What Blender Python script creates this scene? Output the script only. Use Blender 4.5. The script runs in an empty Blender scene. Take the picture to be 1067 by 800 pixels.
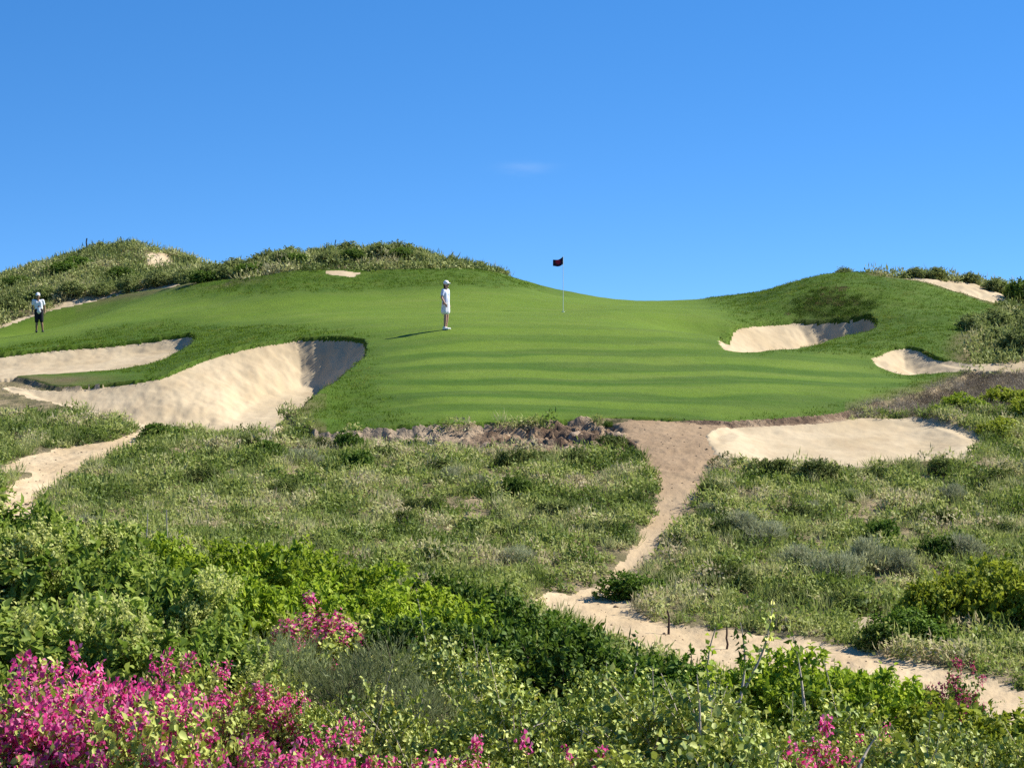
import bpy, math, random
import numpy as np
R = math.radians
rng = np.random.default_rng(7)
random.seed(7)
sc = bpy.context.scene
COL = sc.collection

# ------------------------------------------------------------------ camera model (metres; eye at origin, looking along +Y)
F, CU, H = 2400.0, 533.5, 330.0
def P(u, v, D):
    return ((u - CU) / F * D, D, -(v - H) / F * D)

# ------------------------------------------------------------------ small noise library
_perm = np.random.default_rng(3).permutation(512)
_grad = np.random.default_rng(4).uniform(-1, 1, (512, 2))
def pnoise(x, y):
    xi = np.floor(x).astype(np.int64); yi = np.floor(y).astype(np.int64)
    xf = x - xi; yf = y - yi
    def g(ix, iy, dx, dy):
        h = _perm[(_perm[ix & 511] + iy) & 511]
        gr = _grad[h]
        return gr[..., 0] * dx + gr[..., 1] * dy
    s = xf * xf * xf * (xf * (xf * 6 - 15) + 10); t = yf * yf * yf * (yf * (yf * 6 - 15) + 10)
    a = g(xi, yi, xf, yf); b = g(xi + 1, yi, xf - 1, yf)
    c = g(xi, yi + 1, xf, yf - 1); d = g(xi + 1, yi + 1, xf - 1, yf - 1)
    return (a + s * (b - a)) * (1 - t) + (c + s * (d - c)) * t
def fbm(x, y, o=4):
    r = 0; a = 1.0
    for i in range(o):
        r = r + a * pnoise(x + 17.3 * i, y - 9.1 * i); x = x * 2.03; y = y * 2.03; a *= .5
    return r
def sstep(a, b, x):
    t = np.clip((x - a) / (b - a), 0, 1); return t * t * (3 - 2 * t)

# ------------------------------------------------------------------ terrain: thin plate surface through surveyed points
pts = [  # (column, row, distance)
 (340,447,62),(400,444,62),(470,441,62.3),(540,438,62.8),(640,435,63.5),(760,437,63.5),(860,430,65),(940,412,69),(1000,396,72.5),
 (340,425,66),(470,415,66),(600,412,67),(760,412,67),(870,405,69),
 (420,390,70.5),(530,390,70.5),(660,390,71),(780,390,71.5),(880,385,74),
 (400,370,75),(530,366,75.5),(660,366,75.5),(780,370,76),(900,362,80),
 (420,352,79),(530,345,80),(660,343,81),(740,350,82),(464,343,80),(530,330,85.5),(640,327,87),(735,332,88),
 (586,325,90),(500,318,91),(420,320,91),(660,320,92),(640,314,100),(700,313,100),(600,311.5,100),(560,304,101),
 (480,300,96),(300,307,95.5),(400,304,96),(400,283,101),(300,286,101),(480,282,101),(520,287,101),
 (400,267,107),(330,270,107),(250,283,108),(480,277,105.5),(520,285,104),
 (130,259,124),(160,262,122),(190,277,120),(60,276,124),(0,297,124),(-60,308,122),(100,300,112),(60,315,109),(20,330,107),(150,292,112),(190,291,110),(220,290,111),
 (40,346,105),(0,348,104),(100,331,100),(130,341,92.5),(190,342,91),(100,353,91),(0,364,90),(250,331,92),(310,332,88),(230,312,98),(150,312,103),
 (-60,372,88),(0,367,88),(60,360,88.5),(130,355,89),(195,346,89),(150,381,80),(100,386,79),(30,390,79),(-60,396,79),
 (210,367,79.5),(210,373,78),(165,390,76),(110,398,76),(60,402,76),(260,358,80),(310,350,81.5),(365,350,80.5),(380,355,79.5),(379,372,75.5),
 (350,395,70.5),(320,415,66.5),(295,435,63),(200,449,61.5),(150,449,61.5),(125,438,64),(75,425,67),(30,414,70),(-40,408,73),
 (30,432,66),(0,450,62),(60,472,58),(20,495,54),(20,520,50),(-60,470,60),
 (200,472,58),(200,540,50),(100,500,54),(350,500,54.5),(350,570,47),(520,470,60),(520,540,52),(520,600,46),
 (900,500,55.5),(900,560,50),(900,620,44.5),(900,660,41),(800,540,51.5),(1067,540,52),(1067,620,44.5),(1000,680,38.5),
 (850,335,90),(750,357,85.5),(790,365,84),(905,345,86),(860,353,84.5),(910,330,89.5),(870,303,92.6),(890,306,92.3),(840,306,93.2),(820,306,95),(790,313,96),(760,310,100),
 (860,286,98),(930,287,98),(980,299,96),(1020,318,93),(960,328,88),(1000,345,83),(930,350,83),
 (908,373,77),(925,362,79.5),(945,359,80),(975,371,78),(1000,377,77),(1020,381,76),(940,390,74.5),(1040,383,75),
 (1000,294,100),(1040,310,97),(1067,320,95),(1120,330,95),(1040,345,86),(1067,350,84),(1060,400,72),(1000,411,70),(950,425,66.5),(1045,430,66),(1130,430,66),(1067,470,61),
 (790,441,63),(900,432,64.8),(960,435,64.5),(1010,444,63),(960,481,57.5),(860,488,56.5),(770,484,57),(1020,468,60),
 (620,630,43.5),(720,660,41),(880,680,38.5),(1067,728,34.5),(570,615,45),(630,600,46.5),(670,560,49.5),(700,510,54),(690,462,59.5),(480,462,60.8),(400,462,60.6),(590,466,60.4),
]
A = [P(*p) for p in pts]
def raw(u, D, z): A.append(((u - CU) / F * D, D, z))
for u in (-150, 300, 700, 1200):
    raw(u, 12, -4.1); raw(u, 6, -2.7)
for u, v, D, dz in [(-120,530,33,1.3),(0,535,33,1.2),(100,555,32,1.1),(230,575,33,.95),(400,597,33,.95),(500,617,34,.9),(590,652,34,.8),(0,645,24,1.1),(140,655,24,1.1),(300,662,25.6,1.0),(430,675,25.5,1.0),(540,692,24.6,1.0),
    (700,704,24,1.0),(850,704,26,.9),(1000,738,24,.9),(1150,745,24,.9),(660,690,30,.8),(850,700,31,.75),(-120,740,18.6,1.1),(0,740,18.6,1.1),(255,762,18,1.1),(500,768,18.6,1.0),(760,772,18.2,1.0),(1000,776,18.3,1.0),(1150,776,18.3,1.0)]:
    raw(u, D, -(v - H) / F * D - dz)
raw(530, 1, -1.75); raw(300, 38.5, -5.0); raw(100, 38.5, -4.6); raw(540, 38, -5.5); raw(-150, 40, -4.6)
for u in (640, 720): raw(u, 112, .3); raw(u, 130, -1.0)
for u in (300, 420, 500): raw(u, 115, 1.6); raw(u, 132, -1.0)
for u in (0, 120, 200): raw(u, 138, 1.5); raw(u, 155, -1.0)
for u in (820, 900, 1000): raw(u, 108, .4); raw(u, 126, -1.2)
for u in (-500, 1600): raw(u, 150, -1.5); raw(u, 100, -.4); raw(u, 62, -3); raw(u, 40, -5); raw(u, 20, -4.8)
for u in (400, 800): raw(u, 165, -2)
A = np.array(A)
def tps_fit(A, lam):
    n = len(A); d2 = ((A[:, None, :2] - A[None, :, :2]) ** 2).sum(-1)
    K = np.where(d2 > 0, .5 * d2 * np.log(np.maximum(d2, 1e-12)), 0) + lam * np.eye(n)
    Pm = np.c_[np.ones(n), A[:, :2]]
    M = np.zeros((n + 3, n + 3)); M[:n, :n] = K; M[:n, n:] = Pm; M[n:, :n] = Pm.T
    return np.linalg.solve(M, np.r_[A[:, 2], 0, 0, 0])
Wt = tps_fit(A, .35)
def base(x, y):
    x = np.atleast_1d(np.asarray(x, float)); y = np.atleast_1d(np.asarray(y, float)); sh = x.shape
    x = x.ravel(); y = y.ravel(); out = np.empty_like(x); n = len(A)
    for i in range(0, len(x), 20000):
        d2 = (x[i:i + 20000, None] - A[None, :, 0]) ** 2 + (y[i:i + 20000, None] - A[None, :, 1]) ** 2
        out[i:i + 20000] = (.5 * d2 * np.log(np.maximum(d2, 1e-9))) @ Wt[:n] + Wt[n] + Wt[n + 1] * x[i:i + 20000] + Wt[n + 2] * y[i:i + 20000]
    return out.reshape(sh)

_Ds = np.arange(30, 128, .05)
def hit(u, v):
    """world ground point seen along a survey sight line"""
    x = (u - CU) / F * _Ds
    vb = H - F * base(x, _Ds) / _Ds
    k = np.nonzero(vb <= v)[0]
    k = k[0] if len(k) else int(np.argmin(vb))
    return x[k], _Ds[k]
def poly(pl, smooth=True):
    """outline from survey points -> world xy polygon; (u,v,D) gives the distance directly"""
    w = []
    for p in pl:
        if len(p) == 3: w.append(((p[0] - CU) / F * p[2], p[2]))
        else: w.append(hit(*p))
    w = np.array(w)
    if smooth:
        n = len(w); o = []
        for i in range(n):
            a, b, c, d = w[i - 1], w[i], w[(i + 1) % n], w[(i + 2) % n]
            for t in np.arange(0, 1, .2):
                cr = .5 * (2 * b + (c - a) * t + (2 * a - 5 * b + 4 * c - d) * t * t + (3 * b - a - 3 * c + d) * t ** 3)
                o.append(.6 * cr + .4 * (b + (c - b) * t))
        w = np.array(o)
    return w
def sdist(x, y, w, pad=6.0, openmask=None):
    """signed distance to polygon (positive inside); only near its box"""
    out = np.full(x.shape, -99.0)
    m = (x > w[:, 0].min() - pad) & (x < w[:, 0].max() + pad) & (y > w[:, 1].min() - pad) & (y < w[:, 1].max() + pad)
    px = x[m]; py = y[m]
    d = np.full(px.shape, 1e9); ins = np.zeros(px.shape, bool); dl = np.full(px.shape, 1e9); dop = np.full(px.shape, 1e9)
    n = len(w)
    for i in range(n):
        ax, ay = w[i]; bx, by = w[(i + 1) % n]
        ex, ey = bx - ax, by - ay
        L = ex * ex + ey * ey + 1e-12
        t = np.clip(((px - ax) * ex + (py - ay) * ey) / L, 0, 1)
        dd = (px - ax - t * ex) ** 2 + (py - ay - t * ey) ** 2
        d = np.minimum(d, dd)
        if openmask is not None:
            if openmask[i]: dop = np.minimum(dop, dd)
            else: dl = np.minimum(dl, dd)
        if ay != by:
            c = ((ay > py) != (by > py)) & (px < ex * (py - ay) / (ey if ey else 1e-12) + ax)
            ins ^= c
    out[m] = np.where(ins, 1, -1) * np.sqrt(d)
    if openmask is None: return out
    o2 = np.full(x.shape, 99.0); o2[m] = np.sqrt(dl); o3 = np.full(x.shape, 99.0); o3[m] = np.sqrt(dop)
    return out, o2, o3

TURF = poly([(-150,395),(0,391),(60,402),(110,399),(165,391),(210,373),(260,359),(310,351),(365,351),(381,356),(379,372),(352,395),(322,415),(300,432),(330,448),
  (400,445),(470,441.5),(540,438.5),(640,435.5),(740,438),(800,436),(870,430),(930,415),(975,402),(1000,392),(1015,384),(1012,377),(1003,365),(1010,352),(1040,335),(1052,322),
  (1030,313),(1000,304),(955,292),(920,288),(900,284,101),(870,283,101),(830,290,103),(780,300,106),(720,313,112),(600,311,112),(560,300,106),(520,285,103.5),(480,280,102),(400,281.5,101.5),(350,285,101.5),
  (300,287,101.5),(250,290.5),(190,297),(120,307),(60,322),(25,333),(0,342),(-150,370)])
MOWN = poly([(-150,385),(-150,365),(0,347),(60,332),(110,320),(200,312),(300,308),(400,305),(480,300.5),(530,303),(570,306,101),(620,312,105),(700,313,106),(735,318),(745,332),(742,350),(765,370),(840,371),(895,374),(905,388),(925,396),
  (890,409),(850,420),(760,430),(640,433),(540,435),(470,437),(440,430),(418,405),(408,375),(395,347),(330,337),(250,337),(190,330),(130,337),(60,351),(0,360)])
def bunker(pl, lip):
    """pl: outline; lip: parallel flags, True where the edge leaving that point is a turf lip"""
    w = poly(pl); om = []
    for fl in lip: om += [not fl] * 5
    return w, om
B = {}
B['big'] = bunker([(2,403),(60,403),(110,399),(165,391),(210,373),(260,359),(310,351),(365,351),(381,356),(379,372),(352,395),(322,415),(297,433),(286,447),(200,450),(150,450),(125,438),(75,425),(30,414)],
  [1,1,1,1,1,1,1,1,1,1,1,1,1,0,0,0,0,0,0])
B['upper'] = bunker([(-150,381),(0,368),(60,361),(130,355.5),(195,346.5),(204,351),(190,365),(150,381),(100,386),(30,391),(-150,402)], [1,1,1,1,1,1,0,0,0,0,0])
B['mound'] = bunker([(748,355),(762,345),(790,336),(830,333),(870,332),(905,328),(914,335),(905,346),(862,355),(830,363),(790,367),(757,365)], [1,1,1,1,1,1,1,0,0,0,0,0])
B['small'] = bunker([(908,373),(925,362),(945,359),(960,363),(975,371),(1000,377),(1020,379),(1067,376),(1160,376),(1160,386),(1067,387),(1010,386),(965,390),(940,390),(915,382)], [1,1,1,1,1,0,0,0,0,0,0,0,0,0,0])
B['front'] = bunker([(737,450),(765,442),(800,440),(860,437),(900,431.5),(960,434),(1010,444),(1026,452),(1022,466),(1010,476),(960,482),(860,489),(770,485),(745,470)], [1,1,1,1,1,1,0,0,0,0,0,0,0,0])
# per bunker: lip drop, face slope at low u, face slope at high u, columns between, floor drop below the straight line
BP = {'big': (.13, .42, 1.12, 220, 360), 'upper': (.17, .45, .8, 60, 200), 'mound': (.14, .4, 1.5, 822, 872), 'small': (.14, .5, .75, 930, 1000), 'front': (.14, .3, .3, 700, 900)}
BF = {'big': 1.55, 'upper': .55, 'mound': .95, 'small': .55, 'front': .3}
PATH1 = poly([(650,437),(668,466),(688,500),(688,530),(666,568),(632,604),(600,618),(572,616),(560,622),(590,640),(640,662),(700,684),(740,700),(800,705),(880,715),(960,730),(1067,765),(1150,790),(1320,830),
   (1320,790),(1150,750),(1067,722),(1000,700),(940,688),(880,674),(800,662),(720,655),(660,641),(650,622),(660,600),(692,560),(718,520),(736,490),(764,484),(762,462),(757,442)])
PATH2 = poly([(150,449),(120,458),(60,468),(20,478),(2,490),(40,492),(12,506),(6,525),(10,560),(60,560),(34,520),(64,498),(100,480),(140,463),(175,452)])
BANK = poly([(318,449),(400,446),(470,443),(540,440),(650,437),(665,466),(640,472),(600,474),(560,476),(500,470),(440,466),(390,464),(340,460)])
BAND = poly([(0,336),(25,327),(60,316),(120,301.5),(190,293),(250,288.8),(250,290.2),(190,296.5),(120,307.5),(60,322.5),(25,333.5),(0,343)], False)
SPOTS = [poly([(152,272),(168,262),(178,270),(188,280),(170,279),(157,282)]), poly([(918,288),(955,292),(1000,305),(1032,316),(1052,310),(1020,293),(975,284),(935,283)]),
         poly([(985,657),(960,640),(925,650),(900,662),(930,668)]) , poly([(960,603),(935,603),(930,607),(950,609)]), poly([(885,650),(905,640),(925,646),(905,662),(880,664)]), poly([(340,282),(375,283),(370,288),(345,287)])]

def heights(x, y):
    """final ground height and class code for world points"""
    b = base(x, y)
    u = CU + x / y * F
    jx = x + .10 * fbm(x * 2.2, y * 2.2, 3); jy = y + .10 * fbm(x * 2.2 + 40, y * 2.2, 3)
    wx = x + .5 * fbm(x * .9, y * .9, 4); wy = y + .5 * fbm(x * .9 + 31, y * .9, 4)
    cls = np.zeros(x.shape, np.int8)
    fade = sstep(4, 14, y)
    z = b + fade * (.10 * fbm(x * .5, y * .5, 3) + .09 * fbm(x * 1.7, y * 1.7, 3))
    dt = sdist(jx, jy, TURF, 8)
    far = (y > 90) & (dt < 0)
    z = np.where(far, z + .35 * fbm(x * .25, y * .25, 4) * sstep(0, 3, -dt), z)
    dmn = sdist(x, y, MOWN, 8); zt = b + (.045 + .09 * sstep(.3, -1.5, dmn)) * fbm(x * .38, y * .38, 3) + .012 * fbm(x * 2, y * 2, 2)
    z = np.where(dt > 0, zt, z)
    nb = (dt < 0) & (dt > -3)
    z = np.where(nb, b * 1.0 + (z - b) * sstep(0, 1.2, -dt) - .16 * sstep(0, .25, -dt) * (1 - sstep(.6, 2.5, -dt)), z)
    cls[dt > 0] = 1
    dm = sdist(x, y, MOWN, 8)
    cls[(dt > 0) & (dm > 0)] = 2
    # eroded bank below the green
    dk = sdist(wx, wy, BANK, 3)
    rid = np.abs(fbm(x * .8, y * 2.2 + b * 2.5, 4))
    k = (dk > -.1) & (dt < 0)
    z = np.where(k, z - .8 * sstep(0, .5, dk + .2) * np.clip(.42 - rid * 1.5, -.12, .42) * (.35 + .65 * sstep(480, 560, u)) + .1 * fbm(x * 5, y * 5, 3), z)
    cls[k & (dk > 0)] = 3
    cls[(dt < 0) & (dt > -.75 - .35 * fbm(x * 1.2, y * 1.2, 3)) & (u > 715) & (u < 885) & (y < 76)] = 3
    # sandy paths
    for w in (PATH1, PATH2):
        dp = sdist(x + .28 * fbm(x * .9, y * .9, 4), y + .28 * fbm(x * .9 + 31, y * .9, 4), w, 3) + .06
        k = (dp > -.5) & (dt < 0)
        zs = b - .05 + .06 * fbm(x * 1.1, y * 1.1, 4) + .02 * fbm(x * 6, y * 6, 3)
        z = np.where(k, z + (zs - z) * sstep(-.3, .25, dp), z)
        cls[(dp > 0) & (dt < 0)] = 4
    for w in [BAND] + SPOTS:
        dp = sdist(x + .25 * fbm(x * 1.3, y * 1.3, 3), y + .25 * fbm(x * 1.3 + 9, y * 1.3, 3), w, 2)
        cls[(dp > 0) & (cls != 2) & ((dt < 0.2) | (y > 96))] = 5
    code = 6
    for nme, (w, om) in B.items():
        d, dl, dop = sdist(jx, jy, w, 8, om)
        drop, s0, s1, u0, u1 = BP[nme]
        k = d > 0
        s = s0 + (s1 - s0) * sstep(u0, u1, u + 14 * fbm(x * .7, y * .7, 3))
        face = b - drop - s * dl * (1 + .18 * fbm(x * .9, y * .45, 3)) - .03 * np.abs(fbm(x * 1.6, y * .8, 3)) * sstep(0, 1, dl)
        # the floor: below the turf line, coming up to ground level at the open side
        dopen = np.maximum(dop, 0)
        fl = b - BF[nme] * sstep(0, 3.2 if nme == 'big' else 1.8, dopen) - .02
        h = .25
        zb = np.maximum(face, fl) + h * np.exp(-np.abs(face - fl) / h) * .35
        zb = np.minimum(zb, b - .02 - (drop - .02) * (1 - sstep(0, 2.5, dl)) * sstep(0, .3, d))
        zb += .035 * fbm(x * 1.3, y * 1.3, 3) * sstep(0, .5, d) + .004 * fbm(x * 5, y * 4, 2)
        z = np.where(k, zb, z); cls[k] = code; code += 1
    return z, cls, dt, dm

def gz(x, y):
    z, c, dt, dm = heights(np.atleast_1d(np.asarray(x, float)), np.atleast_1d(np.asarray(y, float)))
    return z, c

# ------------------------------------------------------------------ materials
def new_mat(name):
    m = bpy.data.materials.new(name); m.use_nodes = True
    nt = m.node_tree; nt.nodes.clear()
    return m, nt
class NB:
    def __init__(s, nt): s.nt = nt; s.n = nt.nodes; s.l = nt.links
    def node(s, t, **k):
        n = s.n.new(t)
        for a, b in k.items(): setattr(n, a, b)
        return n
    def noise(s, scale, detail=4, vec=None, rough=.55):
        n = s.node('ShaderNodeTexNoise'); n.inputs['Scale'].default_value = scale; n.inputs['Detail'].default_value = detail; n.inputs['Roughness'].default_value = rough
        if vec is not None: s.l.new(vec, n.inputs['Vector'])
        return n.outputs['Fac']
    def obj(s): return s.node('ShaderNodeTexCoord').outputs['Object']
    def mapping(s, vec, scale=(1, 1, 1)):
        m = s.node('ShaderNodeMapping'); m.inputs['Scale'].default_value = scale; s.l.new(vec, m.inputs['Vector']); return m.outputs['Vector']
    def ramp(s, fac, stops):
        r = s.node('ShaderNodeValToRGB'); e = r.color_ramp.elements
        while len(e) < len(stops): e.new(.5)
        for i, (p, c) in enumerate(stops):
            e[i].position = p; e[i].color = (*c, 1) if len(c) == 3 else c
        s.l.new(fac, r.inputs['Fac']); return r.outputs['Color']
    def mix(s, fac, a, b, mode='MIX'):
        m = s.node('ShaderNodeMix', data_type='RGBA', blend_type=mode)
        for sock, v in ((m.inputs['Factor'], fac), (m.inputs['A'], a), (m.inputs['B'], b)):
            if isinstance(v, (int, float)): sock.default_value = v
            elif isinstance(v, tuple): sock.default_value = (*v, 1)
            else: s.l.new(v, sock)
        return m.outputs['Result']
    def math(s, op, a, b=None, clamp=False):
        m = s.node('ShaderNodeMath', operation=op, use_clamp=clamp)
        for i, v in enumerate((a, b)):
            if v is None: continue
            if isinstance(v, (int, float)): m.inputs[i].default_value = v
            else: s.l.new(v, m.inputs[i])
        return m.outputs[0]
    def attr(s, name): return s.node('ShaderNodeAttribute', attribute_name=name).outputs['Fac']
    def bump(s, h, strength, dist):
        b = s.node('ShaderNodeBump'); b.inputs['Strength'].default_value = strength; b.inputs['Distance'].default_value = dist
        s.l.new(h, b.inputs['Height']); return b.outputs['Normal']
    def out(s, color, rough=.9, normal=None, spec=.2):
        p = s.node('ShaderNodeBsdfPrincipled'); o = s.node('ShaderNodeOutputMaterial')
        if isinstance(color, tuple): p.inputs['Base Color'].default_value = (*color, 1)
        else: s.l.new(color, p.inputs['Base Color'])
        p.inputs['Roughness'].default_value = rough; p.inputs['Specular IOR Level'].default_value = spec
        if normal is not None: s.l.new(normal, p.inputs['Normal'])
        s.l.new(p.outputs[0], o.inputs['Surface']); return p

def mat_turf(name):
    m, nt = new_mat(name); b = NB(nt); o = b.obj()
    n1 = b.noise(.35, 5, o); n2 = b.noise(13, 5, o, .8); n3 = b.noise(1.6, 4, o); n4 = b.noise(.9, 6, b.mapping(o, (.25, 1.5, 1)), .65)
    sep = b.node('ShaderNodeSeparateXYZ'); b.l.new(o, sep.inputs[0])
    warp = b.noise(.09, 2, o)
    yy = b.math('ADD', sep.outputs['Y'], b.math('MULTIPLY', warp, 7.0))
    yy = b.math('ADD', yy, b.math('MULTIPLY', sep.outputs['X'], -.05))
    st = b.math('SINE', b.math('MULTIPLY', yy, 2 * math.pi / 3.0))
    st = b.math('MULTIPLY_ADD', st, 1.1); st.node.inputs[2].default_value = .5
    st = b.math('ADD', st, b.math('MULTIPLY', b.math('SUBTRACT', n4, .5), 2.4))
    st = b.math('MAXIMUM', b.math('MINIMUM', st, 1.0), 0.0)
    front = b.node('ShaderNodeMapRange'); front.inputs[1].default_value = 84; front.inputs[2].default_value = 74; front.inputs[3].default_value = .10; front.inputs[4].default_value = .9
    b.l.new(sep.outputs['Y'], front.inputs[0])
    lite = b.mix(n1, (.100, .178, .007), (.148, .210, .018)); dark = b.mix(n1, (.040, .098, .002), (.060, .124, .004))
    c = b.mix(b.math('MULTIPLY', st, front.outputs[0]), lite, dark)
    c = b.mix(b.math('MULTIPLY', b.ramp(n4, [(.45, (0, 0, 0)), (.68, (1, 1, 1))]), .25), c, (.21, .22, .06))
    r = b.mix(b.ramp(n1, [(.3, (0, 0, 0)), (.7, (1, 1, 1))]), (.046, .096, .002), (.084, .145, .006))
    r = b.mix(b.math('MULTIPLY', b.ramp(n3, [(.45, (0, 0, 0)), (.7, (1, 1, 1))]), .35), r, (.13, .15, .03))
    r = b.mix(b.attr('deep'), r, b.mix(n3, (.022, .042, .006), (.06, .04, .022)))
    r = b.mix(b.attr('dry'), r, b.mix(n2, (.13, .085, .04), (.20, .15, .075)))
    c = b.mix(b.attr('mown'), r, c)
    amt = b.math('MULTIPLY_ADD', b.attr('mown'), -.3); amt.node.inputs[2].default_value = 1.3
    c = b.mix(b.math('MULTIPLY', b.math('MAXIMUM', b.math('SUBTRACT', n2, .33), 0.0), amt), c, (.03, .06, .006))
    b.out(c, .85, b.bump(n2, .6, .05), .15)
    return m
def mat_sand(name, c0, c1, bumpy=.5, dirt=.25, trail=False):
    m, nt = new_mat(name); b = NB(nt); o = b.obj()
    n1 = b.noise(.5, 5, o); n2 = b.noise(4, 5, o, .65); n3 = b.noise(1.3, 6, b.mapping(o, (1.6, .6, 1.2)), .65)
    c = b.mix(b.ramp(n1, [(.35, (0, 0, 0)), (.65, (1, 1, 1))]), c0, c1)
    c = b.mix(b.math('MULTIPLY', b.ramp(n3, [(.48, (0, 0, 0)), (.72, (1, 1, 1))]), dirt), c, (.30, .20, .11))
    if trail:   # the worn trail up to the green is earthier than the track below
        sp = b.node('ShaderNodeSeparateXYZ'); b.l.new(o, sp.inputs[0])
        m1 = b.node('ShaderNodeMapRange'); m1.inputs[1].default_value = 45; m1.inputs[2].default_value = 57; m1.inputs[3].default_value = .1; m1.inputs[4].default_value = 1.0; b.l.new(sp.outputs['Y'], m1.inputs[0])
        m2 = b.node('ShaderNodeMapRange'); m2.inputs[1].default_value = -1; m2.inputs[2].default_value = 1.5; b.l.new(sp.outputs['X'], m2.inputs[0])
        c = b.mix(b.math('MULTIPLY', m1.outputs[0], m2.outputs[0]), c, b.mix(n3, (.19, .125, .07), (.40, .285, .17)))
    h = b.math('ADD', b.math('MULTIPLY', n2, .5), n3)
    b.out(c, .95, b.bump(h, bumpy, .09), .1)
    return m
def mat_leaf(name, stops, trans=.3, gloss=.015, rough=.6):
    m, nt = new_mat(name); b = NB(nt)
    c = b.ramp(b.attr('tint'), stops)
    info = b.node('ShaderNodeObjectInfo')
    hs = b.node('ShaderNodeHueSaturation'); b.l.new(c, hs.inputs['Color'])
    v = b.math('MULTIPLY_ADD', info.outputs['Random'], .35); v.node.inputs[2].default_value = .82
    b.l.new(v, hs.inputs['Value'])
    d = b.node('ShaderNodeBsdfDiffuse'); t = b.node('ShaderNodeBsdfTranslucent'); g = b.node('ShaderNodeBsdfGlossy'); g.inputs['Roughness'].default_value = rough
    b.l.new(hs.outputs[0], d.inputs[0]); b.l.new(hs.outputs[0], t.inputs[0]); g.inputs[0].default_value = (.9, .95, .85, 1)
    m1 = b.node('ShaderNodeMixShader'); m1.inputs[0].default_value = trans; b.l.new(d.outputs[0], m1.inputs[1]); b.l.new(t.outputs[0], m1.inputs[2])
    m2 = b.node('ShaderNodeMixShader'); m2.inputs[0].default_value = gloss; b.l.new(m1.outputs[0], m2.inputs[1]); b.l.new(g.outputs[0], m2.inputs[2])
    o = b.node('ShaderNodeOutputMaterial'); b.l.new(m2.outputs[0], o.inputs[0])
    return m
def mat_plain(name, col, rough=.8, var=.15, scale=20, spec=.2):
    m, nt = new_mat(name); b = NB(nt); n = b.noise(scale, 4, b.obj())
    c = b.mix(n, tuple(x * (1 - var) for x in col), tuple(min(1, x * (1 + var)) for x in col))
    b.out(c, rough, b.bump(n, .2, .01), spec)
    return m
def mat_bank():
    m, nt = new_mat('eroded_soil'); b = NB(nt); o = b.obj()
    n1 = b.noise(1.4, 6, o, .65); n2 = b.noise(6, 5, o, .7)
    c = b.ramp(n1, [(.36, (.055, .038, .026)), (.46, (.17, .115, .07)), (.54, (.36, .26, .16)), (.68, (.48, .37, .24))])  # darkest stops paint in the shade of cavities, along with dark roots and soil
    sp = b.node('ShaderNodeSeparateXYZ'); b.l.new(o, sp.inputs[0])
    m1 = b.node('ShaderNodeMapRange'); m1.inputs[1].default_value = -.6; m1.inputs[2].default_value = -2.2; m1.inputs[4].default_value = .75; b.l.new(sp.outputs['X'], m1.inputs[0])
    c = b.mix(b.math('MULTIPLY', n2, .4), c, (.2, .13, .09))
    c = b.mix(m1.outputs[0], c, b.mix(n2, (.34, .25, .16), (.50, .40, .27)))
    b.out(c, .95, b.bump(n2, .8, .15), .1); return m
def mat_scrub_ground():
    m, nt = new_mat('scrub_soil'); b = NB(nt); o = b.obj()
    n1 = b.noise(.8, 6, o, .65); n2 = b.noise(7, 5, o, .7)
    c = b.ramp(n1, [(.3, (.09, .09, .035)), (.48, (.19, .16, .08)), (.62, (.38, .29, .17))])
    c = b.mix(b.math('MULTIPLY', n2, .4), c, (.06, .05, .025))
    b.out(c, .95, b.bump(n2, .8, .12), .1); return m

M = {}
M['green'] = mat_turf('mown_turf'); M['rough'] = M['green']
M['sand'] = mat_sand('bunker_sand', (.405, .315, .19), (.50, .40, .255), .2, .3)
M['path'] = mat_sand('path_sand', (.44, .325, .185), (.57, .445, .275), .5, .4, True)
M['bank'] = mat_bank(); M['soil'] = mat_scrub_ground()

# ------------------------------------------------------------------ mesh helper
def np_mesh(name, V, Fc, mat, parent=None, smooth=False, attrs=None, loc=None):
    me = bpy.data.meshes.new(name)
    V = np.asarray(V, np.float32); Fc = np.asarray(Fc, np.int32); k = Fc.shape[1]
    me.vertices.add(len(V)); me.vertices.foreach_set('co', V.ravel())
    me.loops.add(Fc.size); me.loops.foreach_set('vertex_index', Fc.ravel())
    me.polygons.add(len(Fc)); me.polygons.foreach_set('loop_start', np.arange(0, Fc.size, k, dtype=np.int32))
    me.update(calc_edges=True)
    if smooth: me.polygons.foreach_set('use_smooth', np.ones(len(Fc), bool))
    for a, val in (attrs or {}).items():
        at = me.attributes.new(a, 'FLOAT', 'POINT'); at.data.foreach_set('value', np.asarray(val, np.float32))
    me.materials.append(mat)
    o = bpy.data.objects.new(name, me); COL.objects.link(o)
    if parent is not None: o.parent = parent
    if loc is not None: o.location = loc
    return o
def tag(o, label=None, cat=None, group=None, kind=None):
    if label: o['label'] = label
    if cat: o['category'] = cat
    if group: o['group'] = group
    if kind: o['kind'] = kind
    return o
def empty(name, loc, rz=0):
    o = bpy.data.objects.new(name, None); COL.objects.link(o); o.location = loc; o.rotation_euler = (0, 0, rz); o.empty_display_size = .2
    return o
def copy_tree(o, parent=None):
    c = o.copy(); COL.objects.link(c)
    if parent is not None: c.parent = parent
    for ch in list(o.children): copy_tree(ch, c)
    return c

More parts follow.
